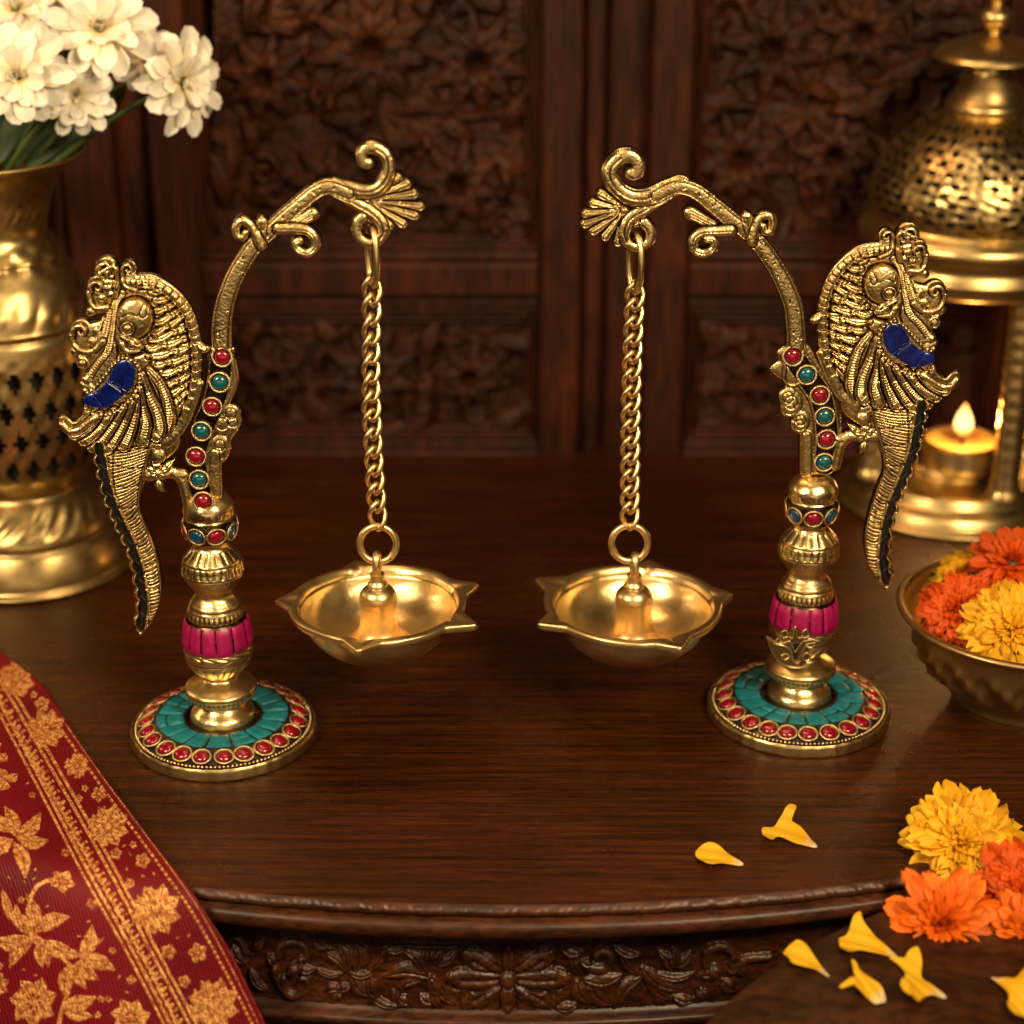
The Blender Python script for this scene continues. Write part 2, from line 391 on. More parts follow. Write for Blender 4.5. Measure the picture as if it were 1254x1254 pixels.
        if not closed:
            return add(name, front, q4, mat, parent, at)
        back = P-nr*(e*k+h*bscale-lf)
        # side walls
        pad = np.zeros((cells.shape[0]+2, cells.shape[1]+2), bool); pad[1:-1, 1:-1] = cells; sides = []
        for di, dj, a, b_ in ((-1, 0, (0, 0), (0, 1)), (1, 0, (1, 1), (1, 0)), (0, -1, (1, 0), (0, 0)), (0, 1, (0, 1), (1, 1))):
            m_ = cells & ~pad[1+di:1+di+cells.shape[0], 1+dj:1+dj+cells.shape[1]]; i, j = np.nonzero(m_)
            A = idx[i+a[0], j+a[1]]; B = idx[i+b_[0], j+b_[1]]; sides.append(np.stack([A, B, B+nv, A+nv], -1))
        sd = np.concatenate(sides)
        if flip: sd = sd[:, ::-1]
        V = np.concatenate([front, back]); at = {kk: np.concatenate([vv, vv]) for kk, vv in at.items()}
        return add(name, V, np.concatenate([q4, q4[:, ::-1]+nv, sd]), mat, parent, at)
def pmap(Y, tf=None):
    def f(x, y):
        if tf is not None: x, y = tf(x, y)
        return on_plane(x, y, Y), np.array([0, -1.0, 0])
    return f
def crop(ox, oy, s):
    return lambda *p: [(ox+a/s, oy+b_/s) for a, b_ in p]
c1 = crop(60, 290, 4.823); c2 = crop(60, 530, 4.823); c4 = crop(250, 160, 4.324); c8 = crop(690, 160, 4.324); cr7 = crop(930, 250, 4.644); cr9 = crop(930, 480, 5.016)

# ------------------------------------------------------------------ the peacock casting
def draw_peacock():
    R = Relief(68, 302, 262, 785, .5)
    # silhouette of the body
    R.poly(c1((520, 215), (640, 225), (760, 300), (840, 400), (890, 530), (908, 650), (905, 800), (880, 940), (830, 1050), (790, 1130), (760, 1254), (600, 1290), (400, 1270), (260, 1240), (200, 1190), (200, 1060), (215, 960), (225, 830), (300, 720), (340, 600), (350, 450), (400, 330), (450, 250)))
    R.poly(c2((470, 40), (760, 60), (700, 150), (620, 200), (590, 260), (560, 320), (545, 450), (590, 560), (640, 700), (672, 850), (665, 970), (620, 1090), (550, 1187), (535, 1165), (550, 1080), (560, 980), (546, 880), (526, 770), (486, 650), (426, 520), (368, 380), (335, 230), (300, 60), (340, 30)))
    R.poly(c1((530, 310), (515, 200), (480, 150), (420, 230), (330, 240), (250, 300), (250, 380), (270, 440), (330, 450), (400, 430)), 4)
    R.poly(c1((350, 430), (310, 480), (260, 500), (210, 500), (160, 560), (150, 640), (170, 720), (215, 780), (225, 860), (330, 760), (400, 600), (400, 440)), 4)
    # neck feathers: rows of long lens-shaped scales that wrap the neck
    inn = smooth_pts(c1((560, 275), (620, 320), (640, 380), (645, 450), (640, 520), (625, 575), (600, 625), (590, 670), (620, 725), (660, 785), (690, 850), (705, 920), (725, 985), (750, 1040)), 10)
    out = smooth_pts(c1((640, 270), (715, 330), (765, 385), (800, 445), (822, 510), (835, 575), (840, 640), (842, 700), (838, 760), (830, 820), (818, 880), (800, 940), (778, 1000), (760, 1060)), 10)
    nrow = 15; m_ = min(len(inn), len(out))
    for r_ in range(nrow-1, -1, -1):
        q = int((m_-1)*r_/(nrow-1)); a_, b_ = inn[q], out[max(0, q-int(15*min(1, r_/5)))]; w_ = np.hypot(*(b_-a_)); sag = .07 if r_ > 2 else .03
        nf = 2 if w_ > 22 else 1; off = .5 if r_ % 2 else 0
        segs = [(f/nf-off/nf, (f+1.25)/nf-off/nf) for f in range(nf+(1 if off else 0))]
        for f0, f1 in segs[::-1]:
            f0, f1 = max(f0, -.03), min(f1, 1.0)
            if f1-f0 < .2: continue
            dn = np.array([-2.0, 2.5])*min(1, max(0, (r_-9)/4))
            A_, B_ = a_+(b_-a_)*f0+dn*0, a_+(b_-a_)*f1-dn
            R.trench([A_, B_], 5.2, 2.8, 1.0); R.leaf(A_, B_, 5.0, 3.8, sag, False, 1.6, .8, .3, True)
    # rim band round the back with cross ridges
    rim = smooth_pts(c1((470, 262), (540, 262), (640, 272), (745, 340), (815, 430), (860, 545), (875, 660), (872, 800), (850, 930), (800, 1070)), 10)
    R.stroke(rim, 6.0, 5.0, 3.0, n=1)
    inner = smooth_pts(c1((500, 305), (600, 300), (700, 345), (775, 430), (820, 550), (838, 680), (835, 820), (810, 950), (760, 1080)), 10)
    R.groove(inner, 1.3, 3.6, 1)
    for k in range(4, len(rim)-6, 4):
        t = rim[k+1]-rim[k-1]; t /= np.hypot(*t); n_ = np.array([-t[1], t[0]])
        R.groove([rim[k]-n_*4.6, rim[k]+n_*4.2], .9, 2.6, 1)
    R.groove(rim[8:]+np.array([3.6, -1.2]), .6, .8, 1)
    hx, hy = 166, 388
    # head, eye, beak
    w = R.win([(166, 387)], 30); d = np.hypot((R.X[w]-167)/1.0, (R.Y[w]-386)/1.12); k = d < 22
    H = R.H[w]; H[k] = 4.5+6.5*np.sqrt(1-(d[k]/22)**2); R.H[w] = H; R.H[w] -= 3.6*np.exp(-((d-23)/1.5)**2)
    R.bead(159.5, 397, 9.4, 1.6, 9.6); R.trench([(159.5, 397)], 9.6, 3.0, .9); R.trench([(159.8, 396.5)], 6.0, 2.4, .8); R.bead(159.8, 396.6, 4.8, 2.2, 10.4)
    R.groove(c1((445, 450), (490, 425), (540, 440)), .8, 2.0); R.trench(c1((585, 360), (570, 430)), 1.6, 2.6, .8, r1=4.2); R.groove(c1((440, 575), (500, 590), (560, 575), (600, 540)), .8, 2.2)
    R.leaf((151, 407), (176, 423), 5.5, 5.0, -.1, False, 1.6, 2.5, .3); R.stroke(c1((440, 620), (470, 660), (540, 660)), 4.5, 2.5, 3.5, base=1)
    R.groove(c1((430, 590), (480, 600), (560, 620)), .8, 2.0)
    R.groove(c1((440, 695), (500, 690), (560, 668)), 3.2, 5.5); R.groove(c1((560, 640), (600, 690), (600, 750)), 2.2, 3.5)
    R.groove(c1((385, 470), (380, 560), (410, 650), (400, 720)), 1.6, 3.0)
    # ladder bands down the crest
    for pts, r in ((c1((440, 320), (400, 380), (385, 470), (375, 560), (355, 660), (290, 745), (235, 830)), 4.6), (c1((360, 410), (350, 500), (325, 590), (260, 660), (190, 700)), 4.6)):
        R.stroke(pts, r, r*.85, 2.2, base=.5); b_ = smooth_pts(pts, 7)
        R.trench(b_, r, 1.6, .7, 1)
        for k in range(1, len(b_)-1, 1):
            t = b_[k+1]-b_[k-1]; t /= np.hypot(*t)+1e-9; n_ = np.array([-t[1], t[0]]); R.groove([b_[k]-n_*2.8, b_[k]+n_*2.8], .55, 1.5, 1)
    # curls of the crest
    def curl(x, y, r, a0, turn, th, h=3.5, n=14, tail=None):
        a = np.linspace(0, 1, n); rad = (r-th)*(1-a*.82); an = a0+turn*a*2*PI
        p = [(x+rr_*math.cos(q), y+rr_*math.sin(q)) for rr_, q in zip(rad, an)]
        if tail: p = list(tail)+p
        R.poly([(x+(r-.5)*math.cos(q), y+(r-.5)*math.sin(q)) for q in np.linspace(0, 2*PI, 16, endpoint=False)], 2)
        R.stroke(p, th, th*.7, h+.8, n=5, base=1.2); R.trench(p, th*1.02, 2.2, .85, 5, th*.6)
    curl(131.5, 327, 15, 2.6, .95, 4.4, tail=c1((400, 330), (415, 250), (395, 160)))
    curl(158.5, 327, 10.5, -2.6, .9, 3.6, tail=c1((520, 300), (455, 270), (440, 200)))
    curl(121, 349, 14, 2.6, .9, 4.2, tail=c1((350, 400), (270, 400), (240, 320)))
    R.bead(133, 350, 6, 3, 1, True); R.bead(145, 347, 5, 3, 1, True); R.bead(127, 362, 5, 3, 1, True); R.bead(139, 358, 5, 2.6, 1, True)
    R.stroke(c1((250, 440), (300, 420), (350, 420)), 5.5, 3.5, 2.6, base=.6); R.bead(113.5, 378, 6.2, 3.2, .8, True)
    curl(100.5, 403, 14.5, 2.8, 1.0, 4.4, tail=c1((330, 600), (260, 660), (170, 640), (140, 570)))
    R.bead(94, 427, 7, 3.4, .8, True); R.bead(103, 442, 8.5, 3.4, .8, True); R.trench([(103, 442)], 5, 1.6, .8)
    R.bead(112, 430, 5, 2.6, .8, True)
    for q in range(9):
        a = -1.2+q*.42; R.leaf((116+3*math.cos(a), 409+3*math.sin(a)), (116+11*math.cos(a), 409+13*math.sin(a)), 2.6, 2.4, 0, False, .8, .4, .4)
    for q in range(8):
        a = q*.8; R.leaf((146+3*math.cos(a), 338+3*math.sin(a)), (146+9*math.cos(a), 338+9*math.sin(a)), 2.6, 2.2, 0, False, .8, .4, .4); R.stroke(c1((215, 860), (250, 880), (260, 930)), 6, 5, 2.4, base=.4); R.bead(107.5, 462, 6.5, 3, .8, True); R.bead(106, 475, 4.5, 3, .8, True)
    # wing feathers
    fe = [c1((600, 770), (665, 850), (705, 950), (720, 1060), (690, 1140)), c1((560, 800), (600, 920), (650, 1030), (665, 1120), (640, 1160)),
          c1((545, 880), (560, 1000), (580, 1090), (560, 1190)), c1((525, 930), (515, 1040), (480, 1150), (450, 1215)), c1((500, 965), (450, 1080), (400, 1170), (350, 1232)),
          c1((450, 990), (390, 1090), (330, 1170), (270, 1225)), c1((390, 1010), (320, 1100), (270, 1150), (215, 1185)), c1((310, 1030), (260, 1090), (210, 1125), (160, 1150))]
    for i, p in enumerate(fe):
        R.stroke(p, 5.4, 9.6, 3.2+.4*(i % 2), base=1.2, cap=0); R.trench(p, 5.3, 4.0, 1.1, 6, 9.2)
        R.trench(p, 2.0, 1.9, .8, 6, 5.6)
        b_ = smooth_pts(p, 7)
        for k in range(6, len(b_)-3, 1):
            t = b_[k+1]-b_[k-1]; t /= np.hypot(*t)+1e-9; n_ = np.array([-t[1], t[0]]); R.groove([b_[k]-n_*3.0, b_[k]+n_*3.0], .7, 1.1, 1)
    R.poly(c1((560, 1240), (470, 1250), (340, 1250), (240, 1245), (190, 1200), (110, 1165), (68, 1120), (58, 1080), (80, 1050), (120, 1060), (160, 1085), (230, 1030), (300, 1060), (500, 1180)))
    R.stroke(c1((290, 1040), (235, 1085), (185, 1120), (130, 1125), (92, 1090)), 4.5, 5.6, 5.5, base=1.5); R.trench(c1((290, 1040), (235, 1085), (185, 1120), (130, 1125), (92, 1090)), 4.6, 1.8, .8, 6, 5.7)
    R.groove(c1((130, 1110), (170, 1095), (215, 1050)), .8, 1.6)
    for p in (c1((740, 1000), (755, 1090), (700, 1200)), c1((600, 1180), (650, 1210), (720, 1190)), c1((470, 1235), (560, 1220), (640, 1235))): R.groove(p, .9, 1.8)
    # bead border of the wing stone
    bd = smooth_pts(c1((470, 700), (525, 735), (545, 800), (530, 880), (480, 955), (400, 1020), (320, 1035), (250, 1020), (215, 985)), 20)
    L = np.concatenate([[0], np.cumsum(np.hypot(*(bd[1:]-bd[:-1]).T))]); R.groove(bd, 3.0, 1.5, 1)
    for q in np.arange(0, L[-1], 5.4): R.bead(np.interp(q, L, bd[:, 0]), np.interp(q, L, bd[:, 1]), 2.35, 2.8, 1.4)
    bd = smooth_pts(c1((445, 700), (400, 730), (350, 790), (310, 840), (265, 885), (225, 910)), 20)
    L = np.concatenate([[0], np.cumsum(np.hypot(*(bd[1:]-bd[:-1]).T))])
    for q in np.arange(0, L[-1], 5.6): R.bead(np.interp(q, L, bd[:, 0]), np.interp(q, L, bd[:, 1]), 2.0, 2.6, 1.4)
    # tail: herringbone ribs, bead edge and scallops
    sp = smooth_pts(c2((480, 60), (460, 200), (457, 330), (474, 450), (519, 560), (572, 690), (605, 820), (617, 950), (600, 1060), (557, 1160)), 16)
    n = len(sp); wl_ = np.interp(np.linspace(0, 1, n), [0, .12, .24, .35, .6, .85, 1], [31, 26, 19, 15, 14, 10, 2.5])
    L = np.concatenate([[0], np.cumsum(np.hypot(*(sp[1:]-sp[:-1]).T))])
    for j, q in enumerate(np.arange(2, L[-1]-3, 4.1)):
        k = int(np.interp(q, L, range(n))); t = sp[min(k+1, n-1)]-sp[max(k-1, 0)]; t /= np.hypot(*t); n_ = np.array([-t[1], t[0]]); ww = wl_[k]
        blk = (j//5) % 2
        a = sp[k]-n_*ww*.9+t*(-2-ww*.3); b_ = sp[k]+n_*ww*.66+t*(ww*.3 if q < 90 else -ww*.1)
        mid = (a+b_)/2+t*(1.2 if blk else 2.6)
        R.groove([a, mid, b_], .9, 2.6, 3)
        if j % 6 == 0: R.groove([sp[k]-n_*ww*.8, sp[k]+t*3, sp[k]+n_*ww*.8-t*2], .9, 2.4, 3)
    R.stroke(sp+np.stack([wl_*.86, 0*wl_], -1), 1.4, 1.2, 1.7, n=1, mask=False, base=1)
    R.groove(sp-np.stack([wl_*.62, -wl_*.1], -1), .9, 2.2, 1)
    bk = smooth_pts(c2((300, 60), (330, 230), (370, 380), (430, 520), (490, 650), (530, 770), (548, 880), (562, 980), (555, 1080), (540, 1150)), 14)
    L = np.concatenate([[0], np.cumsum(np.hypot(*(bk[1:]-bk[:-1]).T))]); m_ = len(bk)
    for q in np.arange(4, L[-1], 17.0):
        k = int(np.interp(q, L, range(m_))); t = bk[min(k+1, m_-1)]-bk[max(k-1, 0)]; t /= np.hypot(*t); n_ = np.array([t[1], -t[0]])
        if n_[0] > 0: n_ = -n_
        c = bk[k]+n_*5.2; R.stroke([c-t*6, c+n_*2.6, c+t*6], 2.0, 2.0, 2.6, rm=3.2, base=.8)
        c = bk[k]-n_*6.4; R.stroke([c-t*5, c+t*6], 1.7, 1.7, 2.2, mask=False, base=1.0)
    R.stroke(bk, 5.2, 4.6, None, n=1)
    w = R.win(bk, 8); d, _ = R.dist(bk, w); R.H[w] = np.where(d < 5.0, -2.2+.0*d, R.H[w])
    # flower knot that joins bird and column
    R.stroke(c2((590, 240), (660, 230), (740, 230), (800, 240)), 8, 7, 2, base=.4)
    R.flower(195.5, 575, 13, 5, 5, 3.2, .9, 1, True, .3, 1.0, .6); R.leaf(c2((650, 260))[0], c2((685, 340))[0], 6.5, 3, .1, True); R.leaf(c2((640, 250))[0], c2((585, 280))[0], 4.5, 3, .1, True)
    R.leaf(c2((690, 230))[0], c2((745, 150))[0], 6.5, 3, -.1, True); R.leaf(c2((640, 220))[0], c2((620, 150))[0], 7, 3, .1, True)
    R.stroke(c2((740, 225), (790, 270), (815, 350), (825, 400)), 7.5, 7, 2.4, base=.3)
    R.stroke(c1((700, 1200), (760, 1150), (800, 1100), (850, 980), (890, 860)), 7, 6, 1.8, base=.2); R.bead(196, 556, 9, 3.2, .8, True)
    R.stroke(c1((895, 640), (925, 655)), 6.5, 6, 2.2); R.bead(249.5, 425, 6, 2.8, .4, True)
    return R
PEA = draw_peacock()
lap_poly = c1((470, 722), (505, 760), (512, 820), (490, 890), (430, 945), (340, 1008), (265, 1004), (215, 985), (203, 950), (235, 925), (290, 905), (345, 850), (372, 790), (405, 740), (440, 722))
bk_line = c2((300, 60), (330, 230), (370, 380), (430, 520), (490, 650), (530, 770), (548, 880), (562, 980), (555, 1080), (540, 1150))
def draw_lapis():
    R = Relief(95, 430, 172, 505, .4); R.poly(lap_poly, 5)
    for p in (c1((360, 835), (460, 900)), c1((270, 925), (330, 1000)), c1((380, 860), (420, 885), (450, 935))): R.groove(p, .7, 3.2, 4)
    R.groove(c1((345, 850), (440, 915)), .4, 1.0); return R
LAP = draw_lapis()
def draw_strip():
    R = Relief(110, 530, 185, 785, .5); R.stroke(bk_line, 4.7, 3.6)
    for k in range(9):
        p = smooth_pts(bk_line, 6)[4+k*6]; R.groove([(p[0]-3, p[1]+2), (p[0]+4, p[1]+8)], .8, .7)
    return R
STRIP = draw_strip()
src = np.array([(159.5, 396.8), (75.5, 516), (173, 775.7), (131.5, 311), (247.5, 425), (199, 712)])
dst = np.array([(1086, 356.6), (1172, 459), (1085.5, 722), (1111, 269.4), (1000, 388), (1057.6, 659)])
AF, *_ = np.linalg.lstsq(np.hstack([src, np.ones((6, 1))]), dst, rcond=None)
def tfR(x, y): return AF[0, 0]*x+AF[1, 0]*y+AF[2, 0], AF[0, 1]*x+AF[1, 1]*y+AF[2, 1]

# ------------------------------------------------------------------ gem mesh (faces -Y, centred on the origin, unit radius)
def dome_mesh(name, mat, ry=1.0, hh=.62):
    ph = np.linspace(0, PI/2, 9)[:, None]; th = np.linspace(0, 2*PI, 24, endpoint=False)[None]
    V = np.stack([np.cos(th)*np.sin(ph), -hh*np.cos(ph)**.8+0*th, ry*np.sin(th)*np.sin(ph)], -1).reshape(-1, 3)
    me = mesh_np(name, V, gridq(9, 24, True)[:, ::-1]); me.materials.append(mat); return me
def bez_mesh(name, mat, ry=1.0, r=1.32, tr=.17):
    th = np.linspace(0, 2*PI, 36, endpoint=False); V, Q = tube_v(np.stack([r*np.cos(th), 0*th-.1, r*ry*np.sin(th)], -1), tr, 8, True)
    me = mesh_np(name, V, Q, {'patina': np.zeros(len(V))}); me.materials.append(mat); return me
def disc_mesh(name, mat, ry=1.0, r=1.3):
    th = np.linspace(0, 2*PI, 28, endpoint=False); V = [(0, .08, 0)]+[(r*math.cos(a), -.02, r*ry*math.sin(a)) for a in th]
    T = np.array([(0, 1+(k+1) % 28, 1+k) for k in range(28)]); me = mesh_np(name, V, T); me.materials.append(mat); return me
G_RED, G_GREEN, G_BLUE = dome_mesh('red_stone', M_RED), dome_mesh('green_stone', M_GREEN), dome_mesh('blue_stone', M_TBLUE)
G_BEZ, G_BACK = bez_mesh('bezel', M_BRASS), disc_mesh('bezel_back', M_BLACK)
def place(me, name, parent, P, r, out, up=(0, 0, 1), s=(1, 1, 1)):
    """puts a shared mesh at world point P with its -Y axis along out"""
    o = link(name, me, None, parent); y = -Vector(out).normalized(); x = y.cross(Vector(up)).normalized(); z = x.cross(y)
    M = Matrix((x, y, z)).transposed(); o.rotation_euler = M.to_euler(); o.scale = (r*s[0], r*s[1], r*s[2])
    o.location = tuple(float(v) for v in (np.asarray(P)-wl(parent))); return o
def gem(me, name, parent, P, r, out, up=(0, 0, 1), s=(1, 1, 1)):
    P = np.asarray(P, float)
    place(G_BACK, 'stone_cup', parent, P, r, out, up, s)
    place(me, name, parent, P, r, out, up, s); return place(G_BEZ, 'bezel', parent, P, r, out, up, s)

# ------------------------------------------------------------------ lamp stand
def zz(py, Y): return float(on_plane(627, py, Y)[2])
def px_m(py, Y):
    P = on_plane(627, py, Y); return float((P[1]-CY)*ct+(CZ-P[2])*st)/F
def make_stand(side, Y0, bx, label, seed):
    rnd = random.Random(seed); left = side < 0
    root = thing('lamp_stand', label, 'lamp stand', (bx, Y0, 0), 'pair of peacock lamp stands')
    ax = (bx, Y0); k = .09/225
    # --- base
    zt = .0114; zr = .0067; Rb = 112.5*k
    def bdisp(t, z, r): return np.where(r > Rb*.96, .00018*np.sin(t*37)+.00012*np.sin(t*91+z*4000), 0)
    base = lathe('base', [(0, .0), (Rb*.985, .0), (Rb, .0008), (Rb, zr-.0012), (Rb*.985, zr), (Rb*.955, zr-.0006), (Rb*.93, zr-.0004), (82*k, zt-.0010), (48*k, zt-.0010), (46*k, .0085), (0, .0085)], M_BRASS, root, ax, 160, bdisp, 4,
                 patf=lambda t, z, r: np.where((r < Rb*.975) & (z > zr*.7), .93, .1+.12*np.sin(t*23)*np.sin(t*7)), sharp=True)
    a = Acc(); nb = 132
    for i in range(nb):
        t = i*2*PI/nb; V, Q = ball_v((bx+105.5*k*math.cos(t), Y0+105.5*k*math.sin(t), zr+.0000), 2.1*k*rnd.uniform(.85, 1.1), 8, 6); a.put(V, Q, patina=0.05)
    a.obj('bead_border', M_BRASS, base)
    # black bed
    th = np.linspace(0, 2*PI, 120, endpoint=False); rr_ = np.array([45, 60, 82, 102.5])*k
    V = np.stack([bx+rr_[:, None]*np.cos(th), Y0+rr_[:, None]*np.sin(th), np.array([zt-.0004, zt-.0004, zt-.0003, zr+.0001])[:, None]+0*th], -1)
    add('inlay_bed', V.reshape(-1, 3), gridq(4, 120, True)[:, ::-1], M_BLACK, base)
    # turquoise tiles, one mesh: joints are gaps
    a = Acc(); t = rnd.uniform(0, .2); end = t+2*PI
    while t < end-.12:
        wd = rnd.uniform(.29, .44); wd = min(wd, end-t)
        if end-(t+wd) < .15: wd = end-t
        split = rnd.random() < .3; parts = [(47.5, 80.5)] if not split else [(47.5, 80.5-rnd.uniform(13, 20)), None]
        if split: parts[1] = (parts[0][1]+.7, 80.5)
        for (r0, r1) in parts:
            g = .006; nu, nv = 9, 7; skew = rnd.uniform(-.015, .015)
            u = np.linspace(0, 1, nu); v = np.linspace(0, 1, nv); U, Vv = np.meshgrid(u, v)
            rad = (r0+(r1-r0)*Vv)*k; an = t+g+(wd-2*g)*U+skew*Vv+.25*k/rad
            edge = np.minimum(np.minimum(U*wd*rad, (1-U)*wd*rad), np.minimum(Vv, 1-Vv)*(r1-r0)*k)/k
            hz = zt+.0004+rnd.uniform(-.0001, .0001)-.0010*np.clip(1-edge/1.4, 0, 1)**2+.00018*U*rnd.uniform(-1, 1)
            a.put(np.stack([bx+rad*np.cos(an), Y0+rad*np.sin(an), hz], -1), gridq(nv, nu)[:, ::-1])
        t += wd
    a.obj('turquoise_inlay', M_TEAL, base)
    ns = 23
    for i in range(ns):
        t = PI*1.5+(i+.5*(seed % 2))*2*PI/ns+rnd.uniform(-.02, .02); rad = 93*k
        o = gem(G_RED, 'red_stone', base, (bx+rad*math.cos(t), Y0+rad*math.sin(t), (zt+zr)/2+.0003), 8.3*k*rnd.uniform(.94, 1.04), (.42*math.cos(t), .42*math.sin(t), 1), (math.cos(t+rnd.uniform(-.3, .3)), math.sin(t), 0), (1.06, .8, .98))
    # --- turned column
    def pr(lst): return [(r*px_m(py, Y0), zz(py+dy, Y0)) for py, r in lst]
    dy = 0 if left else -26.5+0
    # profile in left photo rows; the right stand shares the real heights
    prof = [(885, 0), (885, 39), (878, 40), (873, 39.5), (868, 37), (862, 30), (857, 27), (852, 30), (850, 37), (847, 42.5), (842, 43.5), (838, 43), (834, 37), (830, 28), (827, 22.5), (824, 22), (821, 26), (815, 33), (808, 38.5), (802, 40.5), (797, 41.5), (793, 42.2), (789, 41.2), (784, 41), (777, 40), (770, 40), (764, 38), (757, 36), (754, 34), (751, 35), (747, 34.8), (743, 33), (740, 32), (736, 31), (732, 28), (728, 24.5), (724, 23), (720, 24.5), (714, 29), (708, 33.5), (703, 36.5), (699, 38.6), (695, 38.4), (691, 37.4), (687, 37), (681, 34.5), (676, 30), (671, 25), (667, 22), (664, 21.5), (661, 24), (657, 27.5), (650, 31), (642, 32), (636, 31.5), (631, 30), (628, 31), (624, 31.5), (617, 30.5), (610, 26), (605, 19), (603, 10), (603, 0)]
    Z = {py: zz(py, 0.0) for py, _ in prof}
    P = [(r*px_m(py, 0.0)*(1 if py > 664 else 1.0), Z[py]) for py, r in prof]
    ys = np.array([Z[py] for py, _ in prof][::-1]); pv = np.array([py for py, _ in prof][::-1], float)
    o_ = np.argsort(ys); 
    def topy(z): return np.interp(z, ys[o_], pv[o_])
    def grooves(t, z):
        y = topy(z); d = np.zeros_like(z)
        def band(a_, b_): return np.clip((y-a_)/1.5, 0, 1)*np.clip((b_-y)/1.5, 0, 1)
        jit = .35*np.sin(t*5+seed)
        cm = lambda n, ph=0: np.clip(np.cos(t*n+ph+jit), -1, 1)
        d += band(669, 682)*np.clip(.2-cm(17), 0, 1)*1.0
        d += band(685, 697)*np.clip(.1-cm(26, 1), 0, 1)*1.0
        d += np.exp(-((y-684)/.8)**2)*1.1+np.exp(-((y-698.5)/.8)**2)*1.1+np.exp(-((y-711.5)/.7)**2)*.8
        d += band(701, 709)*np.clip(cm(34)-.3, 0, 1)*.8
        d += band(743, 752)*np.clip(.1-cm(32), 0, 1)*1.3
        d += np.exp(-((y-739.5)/.9)**2)*1.2+np.exp(-((y-733.5)/.7)**2)*.5
        d += band(788, 797)*np.clip(np.cos(t*15+3*np.sin(y*.6)), 0, 1)*.9+np.exp(-((y-787.5)/.7)**2)+np.exp(-((y-800)/.9)**2)*1.3
        d += band(803, 818)*np.clip(np.cos(t*20+(y-803)*.16), 0, 1)*1.0
        d += np.exp(-((y-820)/.8)**2)*.8+np.exp(-((y-841.5)/.8)**2)*1.0
        d += band(843, 852)*np.clip(.1-cm(44), 0, 1)*1.1
        d += band(622, 629)*np.clip(np.cos(t*22)*.8+.1, 0, 1)*.9+np.exp(-((y-630)/.9)**2)*1.3+np.exp(-((y-662)/.8)**2)
        return d
    def cdisp(t, z, r): return np.where(r > .001, -grooves(t, z)*k*.95+.00008*np.sin(t*9+z*700), 0)
    def cpat(t, z, r):
        y = topy(z); g = np.clip(grooves(t, z)*.75-.15, 0, .9); g = np.where((y > 753.5) & (y < 783), .93, g); g = np.where((y > 632) & (y < 659), .93, g); return g
    colm = lathe('column', P, M_BRASS, root, ax, 220, cdisp, 6, patf=cpat)
    # magenta tiles
    a = Acc(); t = rnd.uniform(0, .3); end = t+2*PI; py_ = np.linspace(755.5, 786.5, 9); rp = np.interp(py_, [755, 765, 777, 787], [37.5, 39.8, 41.6, 42.3])*px_m(770, 0); zp = np.array([zz(v, 0.0) for v in py_])
    while t < end-.1:
        wd = rnd.uniform(.44, .62)
        if end-(t+wd) < .3: wd = end-t
        nu = 9; U, I = np.meshgrid(np.linspace(0, 1, nu), np.arange(9)); sk = rnd.uniform(-.05, .05); sk2 = rnd.uniform(-.03, .03); tri = rnd.uniform(-.06, .06)
        v = I/8; an = t+.022+(wd-.044)*U+sk*(v-.5)*0+0*v; an = an+(v-.5)*(tri*U)
        e_ = np.minimum(np.minimum(U, 1-U)*wd*rp[0], np.minimum(v, 1-v)*(zp[0]-zp[-1]))/k
        rad = rp[I]+.0006-.0009*np.clip(1-e_/1.2, 0, 1)**2; z = zp[I]+(U-.5)*sk2*.01+np.where(I == 8, rnd.uniform(-.0006, .0006), 0)
        a.put(np.stack([bx+rad*np.cos(an), Y0+rad*np.sin(an), z], -1), gridq(9, nu)); t += wd
    a.obj('magenta_inlay', M_MAG, colm)
    for i in range(8):
        t = -PI/2+(i-.5+(.0 if left else .42))*2*PI/8; zg = zz(646, 0.0); rad = 31.2*px_m(645, 0)
        g_ = (G_RED if (i+(0 if left else 1)) % 2 else G_BLUE)
        gem(g_, 'red_stone' if g_ is G_RED else 'blue_stone', colm, (bx+rad*math.cos(t), Y0+rad*math.sin(t), zg), 8.3*k, (math.cos(t), math.sin(t), -.12), s=(1.0, .7, .92))
    # --- arm casting
    if left:
        R = Relief(238, 165, 530, 640, .5)
        main = c4((95, 1260), (97, 1180), (95, 1100), (100, 1000), (118, 900), (160, 780), (215, 680), (275, 595), (345, 530), (430, 450), (520, 372), (590, 315), (645, 292), (700, 295), (770, 325))
        top = c4((690, 285), (770, 300), (850, 312), (915, 300), (960, 255), (980, 190), (965, 125), (915, 85), (865, 85), (840, 115), (845, 155), (870, 165))
        low = c4((700, 310), (790, 370), (880, 420), (935, 470), (950, 530), (915, 580), (860, 580), (818, 540), (815, 480), (840, 450))
        hole = (453.5, 280); hub = c4((860, 360))[0]
        tips = c4((1035, 235), (1085, 270), (1125, 325), (1160, 395), (1130, 445), (1065, 490), (990, 500)); hole_r = 9
        vol = c4((310, 600), (268, 520), (235, 475), (195, 470), (172, 505), (180, 545), (210, 555), (225, 530)); bud = c4((310, 590), (308, 475))
        uv = c4((400, 510), (480, 510), (550, 520), (590, 560), (590, 610), (550, 638), (500, 620), (485, 585), (510, 570)); ub = c4((460, 500), (575, 435))
        gems = [(272, 437), (269, 468), (260, 498), (247, 528), (240, 559), (244, 587), (249, 614)]
        lobes = [(c1((1080, 1030))[0], 12), (c1((1090, 1080))[0], 11), (c1((1030, 1090))[0], 13), (c2((1015, 60))[0], 12), (c2((1000, 110))[0], 14)]
